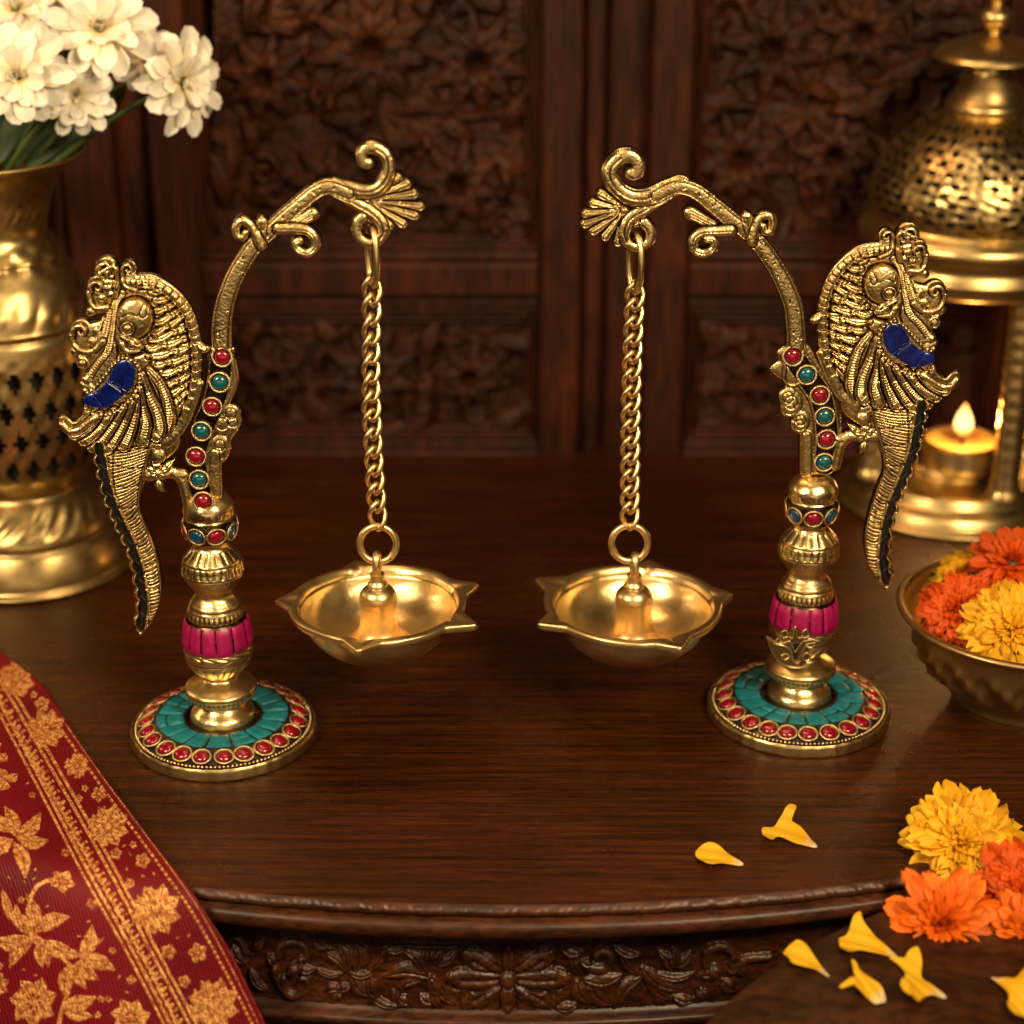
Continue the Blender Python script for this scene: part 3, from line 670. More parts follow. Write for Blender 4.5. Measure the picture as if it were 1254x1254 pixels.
        post = c2((985, 110), (985, 250), (990, 390)); sidee = c1((1085, 720), (1100, 850), (1060, 960))
    else:
        R = Relief(700, 175, 1040, 640, .5)
        main = c8((1210, 1290), (1222, 1200), (1228, 1100), (1222, 1000), (1205, 900), (1145, 760), (1070, 640), (995, 550), (900, 475), (800, 392), (705, 318), (620, 290), (560, 298), (490, 335))
        top = c8((620, 280), (540, 310), (450, 345), (370, 348), (300, 315), (250, 250), (250, 190), (300, 135), (355, 128), (392, 165), (385, 215), (358, 220))
        low = c8((580, 300), (500, 360), (430, 410), (355, 455), (322, 520), (335, 580), (390, 605), (445, 580), (458, 525), (430, 480))
        hole = (780.5, 286); hub = c8((325, 408))[0]
        tips = c8((195, 325), (150, 375), (110, 435), (105, 490), (150, 528), (215, 560), (285, 590)); hole_r = 9
        vol = c8((990, 580), (1010, 510), (1040, 450), (1085, 440), (1102, 480), (1090, 525), (1060, 525), (1052, 495)); bud = c8((985, 560), (968, 450))
        uv = c8((880, 520), (810, 525), (730, 530), (685, 570), (690, 620), (740, 640), (790, 615), (790, 570), (755, 562)); ub = c8((790, 490), (670, 430))
        gems = [(971, 436), (988, 459), (1004, 484), (1010, 510), (1012, 538), (1009, 566)]
        lobes = [(cr9((190, 50))[0], 14), (cr9((180, 90))[0], 12), (cr9((170, 20))[0], 12), (cr9((240, 190))[0], 11), (cr9((250, 160))[0], 11)]
        post = cr9((285, 260), (285, 400), (285, 480)); sidee = cr9((60, -260), (50, -150), (120, -60))
    # shell
    for i, tp in enumerate(tips):
        tq = (tp[0]*.95+hub[0]*.05, tp[1]*.95+hub[1]*.05); R.stroke([hub, tq], 2.2, 7.2, 4.4, base=1.0, cap=.7); R.trench([hub, tq], 2.2, 2.2, .9, r1=7.0); R.trench([hub, tq], .6, 1.6, .7, r1=3.0)
    R.leaf(hub, ((tips[3][0]*2+hub[0])/3, (tips[3][1]*2+hub[1])/3), 16, 1, 0, True, 0)
    for i in range(len(tips)-1):
        m_ = ((tips[i][0]+tips[i+1][0])/2, (tips[i][1]+tips[i+1][1])/2); R.groove([hub, m_], 1.0, 2.0)
    R.bead(hub[0], hub[1], 5, 4, 1.5, True)
    R.bead(hole[0], hole[1], 19, 2, .5, True)
    R.stroke(low, 9.5, 8.0, 3.4, base=.8, cap=.5); R.trench(low, 8.6, 2.0, .8, 6, 7.2); R.groove(low[:6], 1.0, 1.9)
    R.stroke(top, 10.5 if left else 12.5, 8.6 if left else 9.6, 4.6, base=1.0, cap=.5); R.trench(top, 10.2, 2.4, .9, 6, 8.2); R.groove(top[1:8], 1.0, 1.8)
    R.stroke(main, 13.0, 10.0, 3.4, base=.8, cap=.6); R.trench(main, 9.0, 2.0, .9, 6, 6.4)
    mm_ = smooth_pts(main, 6)
    for _ in range(26):
        p = mm_[rnd.randrange(4, len(mm_)-4)]+np.array([rnd.uniform(-5, 5), rnd.uniform(-5, 5)]); R.groove([p, p+np.array([rnd.uniform(-3, 3), rnd.uniform(-4, 4)])], .7, 1.3, 1)
    R.stroke(bud, 5, 8.0, 3.8, base=.6); R.trench(bud, 4.4, 2.0, .8, 6, 7.6); R.groove(bud, .8, 1.2)
    R.stroke(vol, 7.0, 5.6, 4.2, base=1.2, cap=.4); R.trench(vol, 7.0, 2.6, 1.0, 6, 5.6)
    R.stroke(ub, 6, 9.5, 3.4, base=.4); R.groove(ub, .8, 1.6); dx = np.array([(0, 4.0)]*2); R.groove(np.array(ub)+dx, .7, 1.4); R.groove(np.array(ub)-dx, .7, 1.4)
    R.stroke(uv, 8.4, 6.2, 4.2, base=1.2, cap=.4); R.trench(uv, 8.2, 2.6, 1.0, 6, 6.2); R.groove(uv, .7, 1.0)
    # gem strip, its solid cast backing and lobes
    for q_ in ((c1((1075, 735), (1108, 870), (1070, 960), (1130, 1010), (1132, 1110), (1080, 1190), (1070, 1254), (900, 1254), (985, 1000)), c2((1050, -20), (1072, 120), (1012, 190), (1012, 395), (800, 395), (780, 250), (800, 60), (900, -60)), c1((950, 640), (1085, 640), (1090, 720), (1000, 1000), (880, 1180), (830, 1254), (790, 1254), (830, 1130), (900, 980), (935, 800)))
               if left else (cr9((60, -150), (150, -60), (130, 60), (165, 145), (200, 150), (195, 225), (255, 280), (250, 480), (420, 490), (500, 420), (490, 100), (430, -40), (330, -160), (180, -220)), cr7((105, 820), (250, 780), (340, 900), (420, 1050), (300, 1080), (200, 960), (120, 900)))): R.poly(q_, 4)
    R.stroke(gems, 15.5, 14.5, 0.6); strip_w = R.win(gems, 20); dd, _ = R.dist(smooth_pts(gems, 6), strip_w)
    for (x, y), r in lobes: R.bead(x, y, r, 2.6, .5, True)
    for (x, y), r in lobes: R.trench([(x, y)], r*.55, 1.3, .8)
    R.stroke(post, 9, 9, 2.4, base=.6); R.trench(post, 6, 1.3, .8)
    if left: R.stroke(sidee, 5, 5, 2, base=.3)
    R.H[strip_w] = np.where(dd < 12.6, 0.2, np.where(dd < 15.0, np.maximum(R.H[strip_w], 2.2), R.H[strip_w]))
    PA = np.zeros(R.S.shape); PA[strip_w] = np.where(dd < 12.6, .95, 0)
    R.cut(hole[0], hole[1], hole_r)
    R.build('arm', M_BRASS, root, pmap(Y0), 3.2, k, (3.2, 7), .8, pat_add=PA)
    for i, g_ in enumerate(gems):
        red = i % 2 == 0; P_ = on_plane(g_[0], g_[1], Y0-(.0031 if i < 6 else .0098))
        gem(G_RED if red else G_GREEN, 'red_stone' if red else 'green_stone', root, P_, 8.2*k*rnd.uniform(.96, 1.04), (0, -1, .06))
    # --- peacock
    tf = None if left else tfR; Yp = Y0-.001
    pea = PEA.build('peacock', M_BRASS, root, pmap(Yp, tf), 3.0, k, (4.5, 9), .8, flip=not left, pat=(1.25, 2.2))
    LAP.build('lapis_inlay', M_LAPIS, pea, pmap(Yp-.0035, tf), 1.0, k, (2.6, 3.5), .2, flip=not left)
    STRIP.build('black_inlay', M_BLACK2, pea, pmap(Yp-.0022, tf), .6, k, (1.3, 3), .2, flip=not left)
    if not left:   # lotus emblem of thin wire on the bowl of the column
        e = crop(850, 680, 4.644); lines = [e((412, 460), (440, 540), (480, 600), (540, 635), (600, 640), (655, 625)), e((412, 458), (450, 500), (510, 515), (550, 540), (560, 590), (590, 612), (605, 570), (640, 510), (690, 495), (680, 480), (620, 490)),
            e((415, 460), (440, 480), (490, 505), (540, 490), (560, 520), (575, 550), (595, 520), (620, 490)), e((535, 460), (560, 470), (575, 405), (590, 470), (620, 460)), e((520, 425), (497, 440), (505, 470), (535, 460), (520, 425)),
            e((640, 420), (615, 440), (620, 470), (655, 455), (640, 420)), e((480, 470), (465, 490), (480, 505), (500, 490), (480, 470)), e((520, 560), (495, 575), (515, 595), (545, 575), (520, 560)), e((635, 555), (615, 580), (640, 600), (662, 585), (650, 560), (635, 555)),
            e((640, 520), (670, 525), (690, 500)), e((560, 600), (585, 615), (605, 600))]
        a = Acc()
        for ln in lines:
            p = smooth_pts(ln, 5); Q3 = on_plane(p[:, 0], p[:, 1], Y0-.0192); V, Q = tube_v(Q3, .00036, 6); a.put(V, Q, patina=0.0)
        a.obj('lotus_emblem', M_BRASS_S, root)
        bp_ = Relief(925, 760, 1010, 825, .5)
        for q_ in (e((412, 458), (450, 500), (510, 470), (575, 405), (620, 460), (690, 492), (650, 530), (655, 590), (600, 640), (540, 635), (480, 600), (440, 540)), e((500, 430), (530, 425), (535, 460), (505, 470)), e((640, 420), (655, 450), (625, 470), (615, 440))): bp_.poly(q_, 3)
        bp_.build('emblem_plate', M_BRASS, root, pmap(Y0-.0182), .6, k, (.5, 2), .3, pat_add=np.full(bp_.S.shape, .62))
        pl = Relief(965, 780, 985, 806, .5); pl.poly(e((560, 500), (600, 495), (590, 540), (592, 580), (575, 590), (562, 545)), 4)
        pl.build('emblem_stone', M_BLACK2, root, pmap(Y0-.0184), .5, k, (.8, 2), .3)
    return root
YL, YR = 0.0, 0.0215
xL = float(on_table(274.8, 899)[0]); xR = float(on_table(977, 874)[0])
standL = make_stand(-1, YL, xL, 'brass peacock lamp stand with seven stones on its arm, beside the red brocade', 3)
standR = make_stand(1, YR, xR, 'brass peacock lamp stand with a wire lotus emblem on its column, near the candle lantern', 4)

# ------------------------------------------------------------------ hanging lamps
def link_path(a_, b_, tw, n=30):
    t = np.linspace(0, 2*PI, n, endpoint=False); z = a_*np.cos(t); x = b_*np.sin(t)*(1-.15*np.cos(t)**4); ang = tw*z/a_
    return np.stack([x*np.cos(ang), x*np.sin(ang), z], -1)
def make_lamp(Y0, cx, cy, tips, eye, top, nl, chx, label, seed, twf):
    rnd = random.Random(seed); c = on_plane(cx, cy, Y0); k = px_m(cy, Y0)
    root = thing('hanging_lamp', label, 'oil lamp', (c[0], c[1], c[2]-.02), 'pair of hanging oil lamps')
    z0 = float(c[2])
    th = np.linspace(0, 2*PI, 240, endpoint=False)
    lip = np.full(th.shape, 109.0)
    spout = np.zeros(th.shape)
    for a_, r_ in tips:
        d = np.abs((th-math.radians(a_)+PI) % (2*PI)-PI); g = np.maximum(0, 1-d/.25)**1.35; lip = np.maximum(lip, 108+(r_-108)*g); spout = np.maximum(spout, np.maximum(0, 1-d/.11))
    lip = lip+1.6*np.sin(th*3+seed)+.8*np.sin(th*7)
    inn = 99+.5*np.sin(th*2)
    # section: outside bottom -> outside wall -> lip underside -> lip edge -> lip top -> inner edge -> inside wall -> centre
    out = [(0, -75), (16, -75), (28, -73.5), (29.5, -71), (48, -66), (66, -56), (80, -43), (90, -28), (96, -9)]
    rows = [(np.full(th.shape, r), np.full(th.shape, z)) for r, z in smooth_pts(out, 3)]
    w = lip
    rows += [(w-6, 0*th-9.2), (w-1.4, 0*th-9.0), (w, 0*th-8.0), (w+.2, 0*th-1.6), (w-1.0, 0*th-.2), (w-2.4, 0*th)]
    rows += [(inn+(w-inn)*.5, .2-1.6*spout), (inn+2.5, .2-3.0*spout), (inn+.4, -.5-4.5*spout)]
    ins = [(97, -7), (92, -20), (83, -33), (70, -44), (54, -52), (40, -55.5), (30, -56), (0, -56)]
    rows += [(np.minimum(np.full(th.shape, r), inn), np.full(th.shape, z)-(4*spout if i == 0 else 0)) for i, (r, z) in enumerate(smooth_pts(ins, 3))]
    Rr = np.array([r for r, _ in rows]); Zr = np.array([z for _, z in rows])
    Rr = Rr+.35*np.sin(th[None]*11+Zr*.3)*(Rr > 20)
    V = np.stack([c[0]+k*Rr*np.cos(th), c[1]+k*Rr*np.sin(th), z0+k*Zr], -1).reshape(-1, 3)
    bowl = add('bowl', V, gridq(len(rows), len(th), True), M_BRASS_S, root)
    # bell-shaped knob in the middle
    P = [(0, -38), (42, -56), (37, -51), (30, -44), (25, -36), (23, -26), (22.3, -14), (22.8, -2), (23.2, 5), (21.5, 12), (17, 17.5), (12, 20), (12.6, 21.5), (12, 24), (9.5, 28), (8.8, 33), (8.2, 38), (0, 41)]
    zb = z0-.0
    knob = lathe('bell_knob', [(r*k, zb+z*k) for r, z in P[1:]], M_BRASS_S, root, (c[0], c[1]), 64)
    lp = np.linspace(0, 2*PI, 52, endpoint=False); zc = zb+49*k
    V, Q = tube_v(np.stack([c[0]+0*lp+.3*k*np.cos(lp), c[1]+8.0*k*np.sin(lp), zc+13*k*np.cos(lp)], -1), 5.4*k, 12, True); add('knob_loop', V, Q, M_BRASS_S, knob)
    # round ring
    ex = on_plane(eye[0], eye[1], Y0); kr = px_m(eye[1], Y0)
    V, Q = tube_v(np.stack([ex[0]+22.3*kr*np.cos(lp), ex[1]+2.0*kr*np.sin(lp), ex[2]+23.0*kr*np.sin(lp)], -1), 4.3*kr, 14, True); add('ring', V, Q, M_BRASS_S, root)
    # top oval ring through the arm
    tx = on_plane(top[0], top[1], Y0); kt = px_m(top[1], Y0); lp = np.linspace(0, 2*PI, 40, endpoint=False)
    V, Q = tube_v(np.stack([tx[0]+6.5*kt*np.sin(lp), tx[1]-17*kt*np.sin(lp), tx[2]+37*kt*np.cos(lp)], -1), 3.9*kt, 14, True); add('suspension_ring', V, Q, M_BRASS_S, root)
    # curb chain
    ztop = on_plane(top[0], top[1]+29, Y0); zbot = on_plane(eye[0], eye[1]-24, Y0); ch = None
    chain = link('chain', None, None, root, tuple(float(v) for v in (ztop-wl(root))))
    for i in range(nl):
        f = (i+.5)/nl; p = ztop+(zbot-ztop)*f; p = p.copy(); p[0] += chx(f)*k
        hl = .5*float(np.linalg.norm(ztop-zbot))/nl; tw, yaw, bb = twf(f)
        pth = link_path(hl+6.6*k, bb*k, tw); ca, sa = math.cos(yaw+rnd.uniform(-.08, .08)), math.sin(yaw)
        pth = np.stack([pth[:, 0]*ca-pth[:, 1]*sa, pth[:, 0]*sa+pth[:, 1]*ca, pth[:, 2]], -1)
        V, Q = tube_v(p+pth, 3.05*k, 10, True); add('chain_link', V, Q, M_BRASS_S, chain)
    return root
make_lamp(YL, 463, 736, [(23, 133), (107, 126), (178, 125), (263, 131), (333, 139)], (463, 666), (456, 314), 13, lambda f: -4.5*math.sin(f*PI)*1.0,
          'brass five-point bowl hung by a chain from the stand beside the red brocade', 5, lambda f: (1.0, (.35 if .15 < f < .55 else .0)+.1, 9.2))
make_lamp(YR, 776, 737, [(11, 125), (77, 127), (150, 137), (206, 134), (292, 131)], (771, 665), (778, 322), 14, lambda f: -2*math.sin(f*PI),
          'brass five-point bowl hung by a chain from the stand with the lotus emblem', 6, lambda f: (1.0, -.05, 9.4))

# ------------------------------------------------------------------ table
tab = thing('carved_table', 'dark walnut table with bowed front edge and carved frieze under everything', 'table', (0, .1, 0))
A0, A1 = -PI/2-.95, -PI/2+.95
th = np.linspace(A0, A1, 160); arc = np.stack([TC[0]+TR*np.cos(th), TC[1]+TR*np.sin(th)], -1)
arc = np.array([p for p in arc]); back = .47
# top sheet: rows from the arc to the back edge
nr = 12; V = []
for i in range(nr+1):
    f = i/nr; V.append(np.stack([arc[:, 0], arc[:, 1]+(back-arc[:, 1])*f, 0*arc[:, 0]], -1))
add('tabletop', np.array(V).reshape(-1, 3), gridq(nr+1, 160), M_TABLE, tab, smooth=False)
def rope(t, z, r):
    return np.where((z < -.0008) & (z > -.0048), .00022*np.sin(t*1100+2*np.sin(t*37))*np.sin(t*210+1.3)+.00025*np.sin(t*260+np.sin(t*61)*3), 0)
lathe('edge_moulding', [(TR, 0), (TR+.0010, -.0006), (TR+.0022, -.0016), (TR+.0026, -.0027), (TR+.0022, -.0040), (TR+.0006, -.0052), (TR-.0002, -.0056), (TR+.0010, -.0060), (TR+.0045, -.0068), (TR+.0058, -.0085), (TR+.0060, -.0115), (TR+.0045, -.0140), (TR+.0008, -.0158), (TR-.005, -.0180), (TR-.009, -.0195), (TR-.012, -.021)],
      M_CARVE, tab, TC, 2200, rope, 2, A0, A1)
R = Relief(170, 1128, 1010, 1252, .9); R.S[:] = -20.0
e1 = crop(220, 1050, 3.688); e2 = crop(540, 1050, 3.483)
fx, fy = e2((287, 515))[0]
for a_, rx, ry in ((math.radians(40), 68, 46), (math.radians(140), 68, 46), (math.radians(220), 68, 46), (math.radians(320), 68, 46), (0, 70, 4), (math.radians(90), 8, 39), (PI, 70, 4), (math.radians(270), 8, 39)):
    ex_, ey_ = fx+rx*math.cos(a_)*(1 if rx > 10 else 0), fy+(ry+0)*math.sin(a_)
    d = np.array([ex_-fx, ey_-fy]); d0 = (fx+d[0]*.2, fy+d[1]*.2); wd = 15 if rx > 10 else 10
    R.leaf(d0, (ex_, ey_), wd, 7.5, 0, False, 0, 1.5, .45, True); R.groove((d0, (fx+d[0]*.8, fy+d[1]*.8)), 2.6, 3.5, 1); R.trench((d0, (fx+d[0]*.86, fy+d[1]*.86)), wd*.5, 2.2, 1.2, r1=wd*.98)
R.bead(fx, fy, 10.5, 10, 2); R.trench([(fx, fy)], 11.5, 3, 1.2)
def mot(e, P, w_, h=7, bend=.12): R.leaf(e(P[0])[0], e(P[1])[0], w_, h, bend, False, 3.2, .5, .2)
L1 = [((760, 510), (665, 430), 7), ((760, 505), (720, 385), 9), ((800, 500), (800, 385), 13), ((770, 520), (880, 510), 6), ((850, 500), (930, 410), 6), ((920, 410), (1040, 395), 5), ((1125, 535), (930, 530), 11), ((1110, 520), (1005, 405), 9),
      ((780, 530), (870, 620), 9), ((850, 600), (990, 672), 6), ((860, 540), (900, 640), 9), ((720, 590), (660, 600), 7), ((720, 590), (770, 570), 8), ((720, 600), (720, 640), 8), ((990, 620), (1040, 655), 8), ((1100, 545), (975, 600), 8), ((980, 590), (990, 640), 7),
      ((1100, 460), (1110, 410), 8), ((1140, 470), (1180, 410), 8), ((1160, 480), (1250, 420), 7), ((1130, 545), (1190, 620), 8), ((1150, 540), (1250, 660), 6), ((1090, 620), (1150, 650), 8), ((1150, 590), (1180, 670), 8), ((540, 495), (610, 500), 7), ((620, 500), (740, 520), 4), ((600, 365), (690, 410), 3), ((430, 480), (400, 440), 8), ((330, 400), (380, 370), 8), ((300, 480), (220, 430), 5), ((320, 500), (400, 600), 5), ((240, 400), (300, 470), 8)]
for a_, b_, w_ in L1: mot(e1, (a_, b_), w_)
for p in (e1((450, 440), (460, 390), (520, 375), (570, 395), (580, 440), (550, 455)), e1((470, 540), (480, 600), (530, 620), (580, 590), (575, 545), (555, 540)), e1((430, 500), (450, 560), (490, 610))): R.stroke(p, 5, 4, 7, mask=False, base=.5)
for p in (e1((210, 400), (240, 360), (280, 380), (300, 430)), e1((1250, 400), (1100, 400), (1010, 395), (930, 420), (880, 500))): R.stroke(p, 3.5, 3, 5, mask=False)
x_, y_ = e1((520, 500))[0]; R.bead(x_, y_, 8, 9, 2); R.trench([(x_, y_)], 9, 3, 1.2)
L2 = [((520, 390), (600, 400), 8), ((600, 440), (650, 450), 8), ((560, 420), (600, 490), 7), ((620, 520), (765, 500), 11), ((580, 530), (630, 610), 11), ((640, 540), (720, 620), 12), ((500, 640), (580, 620), 8), ((740, 380), (850, 410), 6), ((760, 390), (860, 500), 6), ((850, 510), (740, 635), 9),
      ((860, 470), (1020, 560), 11), ((890, 510), (980, 600), 9), ((910, 490), (1080, 490), 5), ((980, 470), (930, 400), 8), ((990, 460), (990, 385), 9), ((1000, 460), (1060, 400), 8), ((940, 580), (940, 620), 9), ((990, 590), (1080, 600), 7), ((1110, 500), (1160, 470), 9), ((1110, 560), (1130, 590), 8), ((1250, 400), (1300, 500), 10), ((1200, 520), (1260, 560), 9)]
for a_, b_, w_ in L2: mot(e2, (a_, b_), w_)
for p in (e2((640, 470), (700, 470), (725, 420), (690, 395), (660, 410)), e2((1130, 450), (1130, 400), (1190, 375), (1240, 400), (1240, 460)), e2((1240, 480), (1300, 430), (1400, 420))): R.stroke(p, 6, 5, 7, mask=False, base=.5)
x_, y_ = e2((1165, 480))[0]; R.bead(x_, y_, 9, 9, 2)
R.H = R.H+boxblur(RNG.normal(0, 1, R.H.shape), 2)*1.3
def fmap(x, y):
    P = on_front(x, y, TR-.012); n = np.stack([P[..., 0]-TC[0], P[..., 1]-TC[1], 0*P[..., 0]], -1); return P, n/np.linalg.norm(n, axis=-1)[..., None]
R.build('frieze', M_CARVE, tab, fmap, 0, .00036, (0, 1), closed=False)
zl = float(on_front(627, 1243, TR-.012)[2])
lathe('lower_moulding', [(TR-.013, zl+.004), (TR-.011, zl+.0015), (TR-.008, zl+.0002), (TR-.0065, zl-.001), (TR-.0065, zl-.0035), (TR-.009, zl-.006), (TR-.013, zl-.008), (TR-.014, zl-.03), (TR-.014, zl-.06)], M_CARVE, tab, TC, 300, None, 3, A0, A1)
lathe('apron', [(TR-.014, -.02), (TR-.014, zl-.06)], M_CARVE, tab, TC, 100, None, 2, A0, A1)
# floor far below, for other viewpoints
fl = add('floor', [(-3, -3, -.75), (3, -3, -.75), (3, 3, -.75), (-3, 3, -.75)], np.array([[0, 1, 2, 3]]), M_DOOR); fl['kind'] = 'structure'

# round side table in the corner
sx, sy, sr, sz = .284, -.362, .2575, -.005
stl = thing('round_side_table', 'round dark wooden side table top overlapping the front of the carved table', 'side table', (sx, sy, sz))
lathe('side_tabletop', [(0, sz), (sr-.003, sz), (sr-.0008, sz-.0006), (sr, sz-.002), (sr-.0008, sz-.0075), (sr-.004, sz-.012), (sr-.02, sz-.015), (0, sz-.015)], M_STOOL, stl, (sx, sy), 260, None, 3, sharp=True)
lathe('pedestal', [(.03, sz-.015), (.022, sz-.1), (.03, sz-.3), (.02, sz-.5), (.06, sz-.7), (.12, -.749)], M_STOOL, stl, (sx, sy), 48)

# ------------------------------------------------------------------ brocade cloth
edge = crop(0, 780, 2.6455)
R = Relief(-60, 745, 345, 1300, .8)
R.poly([(-80, 700)]+edge((-160, -60), (0, 38), (60, 85), (140, 152), (205, 250), (270, 355), (340, 455), (410, 548), (500, 672), (600, 795), (680, 915), (755, 1035), (860, 1254), (930, 1400))+[(200, 1400), (-80, 1400)], 4)
G = np.zeros(R.S.shape)
def gm(v, w): G[w] = np.maximum(G[w], v)
def gstroke(pts, r, n=6, r1=None, dash=None):
    p = smooth_pts(pts, n) if len(pts) > 2 else np.asarray(pts, float); w = R.win(p, r+3); d, t = R.dist(p, w); rr_ = r+((r1 if r1 is not None else r)-r)*t
    v = np.clip((rr_-d)/.8+.5, 0, 1)
    if dash: v = v*np.clip((np.sin(t*dash*2*PI)+.7)*2.5, 0, 1)
    gm(v, w)
def gleaf(a, b_, wd, bend=.1, vein=True, serr=0):
    a = np.array(a); b_ = np.array(b_); nrm = np.array([-(b_-a)[1], (b_-a)[0]]); p = smooth_pts([a, (a+b_)/2+nrm*bend, b_], 6)
    w = R.win(p, wd+4); d, t = R.dist(p, w); r = wd*(.12+.88*np.sin(np.clip(t, .02, .98)**.85*PI))*(1+serr*np.abs(np.sin(t*13)))
    v = np.clip((r-d)/.8+.5, 0, 1)
    if vein: v = v*np.clip((d-.15)/.9, .25, 1)
    gm(v, w)
def gflower(x, y, r, n, wd, rot=0, dot=True, hol=True):
    for k_ in range(n):
        a = rot+k_*2*PI/n; gleaf((x+r*.28*math.cos(a), y+r*.28*math.sin(a)), (x+r*math.cos(a), y+r*math.sin(a)), wd, .05, hol)
    if dot: w = R.win([(x, y)], r*.3); gm(np.clip(r*.19-np.hypot(R.X[w]-x, R.Y[w]-y)+.5, 0, 1), w)
for off, wd in ((0, 1.25), (7.0, 1.25), ):
    pA = np.array(edge((-120, 30), (0, 250), (120, 480), (280, 790), (420, 1040), (530, 1254), (600, 1400))); gstroke(pA+np.array([off, -off*.35]), 2.0 if off else 1.6, dash=None)
    pB = np.array(edge((-120, -20), (0, 140), (90, 290), (210, 500), (350, 750), (480, 1000), (615, 1254), (680, 1400))); gstroke(pB+np.array([off, -off*.35]), 1.9)
pM = smooth_pts(np.array(edge((-60, 90), (30, 250), (165, 490), (315, 765), (452, 1010), (578, 1254), (650, 1400))), 30)
L = np.concatenate([[0], np.cumsum(np.hypot(*(pM[1:]-pM[:-1]).T))])
for i, q in enumerate(np.arange(0, L[-1], 7.2)):
    x, y = np.interp(q, L, pM[:, 0]), np.interp(q, L, pM[:, 1]); j = random.uniform(-1.5, 1.5)
    gstroke([(x-3.5+j, y-2), (x+j*.5, y+1.5), (x+3+j, y-1.5)], 1.7 if i % 3 else 2.6, 3)
    if i % 2: gstroke([(x+5.5, y-4), (x+6.5, y-3)], 1.1, 1); gstroke([(x-6, y+3), (x-7, y+2)], 1.1, 1)
gstroke(edge((200, 300), (340, 500), (480, 690), (620, 890), (730, 1085), (830, 1280), (880, 1400)), 1.5, dash=70)
gstroke(edge((215, 285), (350, 480), (495, 675), (635, 870), (745, 1065), (855, 1290)), .7, dash=110)
for x, y, r, n in ((350, 612, 66, 8), (505, 882, 80, 8), (690, 1185, 82, 8), (150, 292, 62, 8), (52, 130, 58, 7), (248, 415, 40, 6)):
    x, y = edge((x, y))[0]; r = r/2.6455; gflower(x, y, r, n, r*.32, .3); gflower(x, y, r*.62, n-2, r*.16, .9)
    for k_ in range(9): a = k_*.7+.2; gstroke([(x+r*.86*math.cos(a), y+r*.86*math.sin(a)), (x+r*.92*math.cos(a+.1), y+r*.92*math.sin(a+.1))], 1.4, 1)
for x, y, r in ((462, 725, 26), (640, 1020, 32), (135, 212, 26), (320, 508, 26), (375, 700, 20), (420, 795, 18), (545, 1015, 26), (595, 1110, 22), (300, 870, 20), (213, 703, 14), (105, 512, 12), (425, 1115, 18), (255, 520, 14)):
    x, y = edge((x, y))[0]; gflower(x, y, r/2.6455, 5, r/2.6455*.36, x)
for a_, b_, w_, be in (((60, 660), (130, 575), 22, .1), ((65, 665), (155, 665), 22, .1), ((50, 650), (20, 560), 22, .1), ((50, 680), (85, 790), 22, -.1), ((40, 670), (-20, 720), 26, .1), ((40, 640), (-40, 600), 22, .1), ((30, 470), (55, 445), 14, 0), ((20, 470), (5, 500), 20, 0), ((20, 470), (-10, 430), 20, 0), ((20, 400), (0, 380), 16, 0),
                       ((110, 985), (90, 850), 18, .15), ((130, 960), (110, 870), 14, -.1), ((130, 965), (225, 920), 24, -.1), ((150, 1000), (265, 1045), 24, .1), ((110, 985), (20, 905), 20, .1), ((100, 990), (-20, 985), 24, -.12), ((110, 990), (35, 1075), 22, .12), ((140, 1000), (140, 1080), 18, .1), ((265, 1050), (300, 945), 22, .1), ((270, 1060), (335, 985), 16, -.15), ((275, 1060), (370, 1085), 24, -.1), ((265, 1070), (320, 1120), 20, .1), ((235, 1080), (210, 1170), 20, .1), ((250, 1080), (280, 1150), 18, .1),
                       ((40, 930), (10, 830), 14, 0), ((60, 940), (55, 880), 12, 0), ((210, 1200), (310, 1180), 24, .1), ((210, 1210), (300, 1240), 20, .1), ((170, 1000), (160, 1080), 15, .1)):
    gleaf(edge(a_)[0], edge(b_)[0], w_/2.6455, be, True, .12)
gstroke(edge((175, 795), (125, 820), (98, 880), (95, 960), (120, 1000)), 2.4, r1=3.0); gstroke(edge((120, 985), (190, 1040), (235, 1090), (225, 1160), (195, 1254), (200, 1330)), 2.6)
gstroke(edge((235, 1090), (265, 1065), (300, 1040)), 2.0)
x, y = edge((205, 800))[0]; gflower(x, y, 15, 5, 5.5, .2)
for x, y, r in ((110, 1190, 76), (425, 1240, 62), (-10, 1130, 40), (-60, 1230, 60), (40, 1330, 60)):
    x, y = edge((x, y))[0]; r /= 2.6455; gflower(x, y, r, 7, r*.34, .6)
rf_ = random.Random(9)
for _ in range(420):
    x, y = rf_.uniform(-20, 330), rf_.uniform(780, 1254); i_ = int((y-R.y0)/R.res); j_ = int((x-R.x0)/R.res)
    if 8 < i_ < R.ny-8 and 8 < j_ < R.nx-8 and G[i_-6:i_+7, j_-6:j_+7].max() < .05 and R.S[i_, j_] < -7:
        a_ = rf_.uniform(0, 6)
        if rf_.random() < .35: gflower(x, y, 4.5, 5, 1.5, a_, False, False)
        else: gstroke([(x, y), (x+3.2*math.cos(a_), y+3.2*math.sin(a_))], 1.0, 1, r1=.4)
G = np.clip(G, 0, 1); sp_ = boxblur(RNG.normal(0, 1, G.shape), 1); G = G*np.clip(.9+sp_*1.3, .22, 1)
und = 3.4*np.sin(R.X*.021-R.Y*.011+.6)+2.2*np.sin(R.X*.012+R.Y*.006)+1.4*np.sin(R.X*.03-R.Y*.018+1)+4.0*np.exp(-((R.X-.72*R.Y+470)/26)**2)*np.clip((980-R.Y)/150, 0, 1)
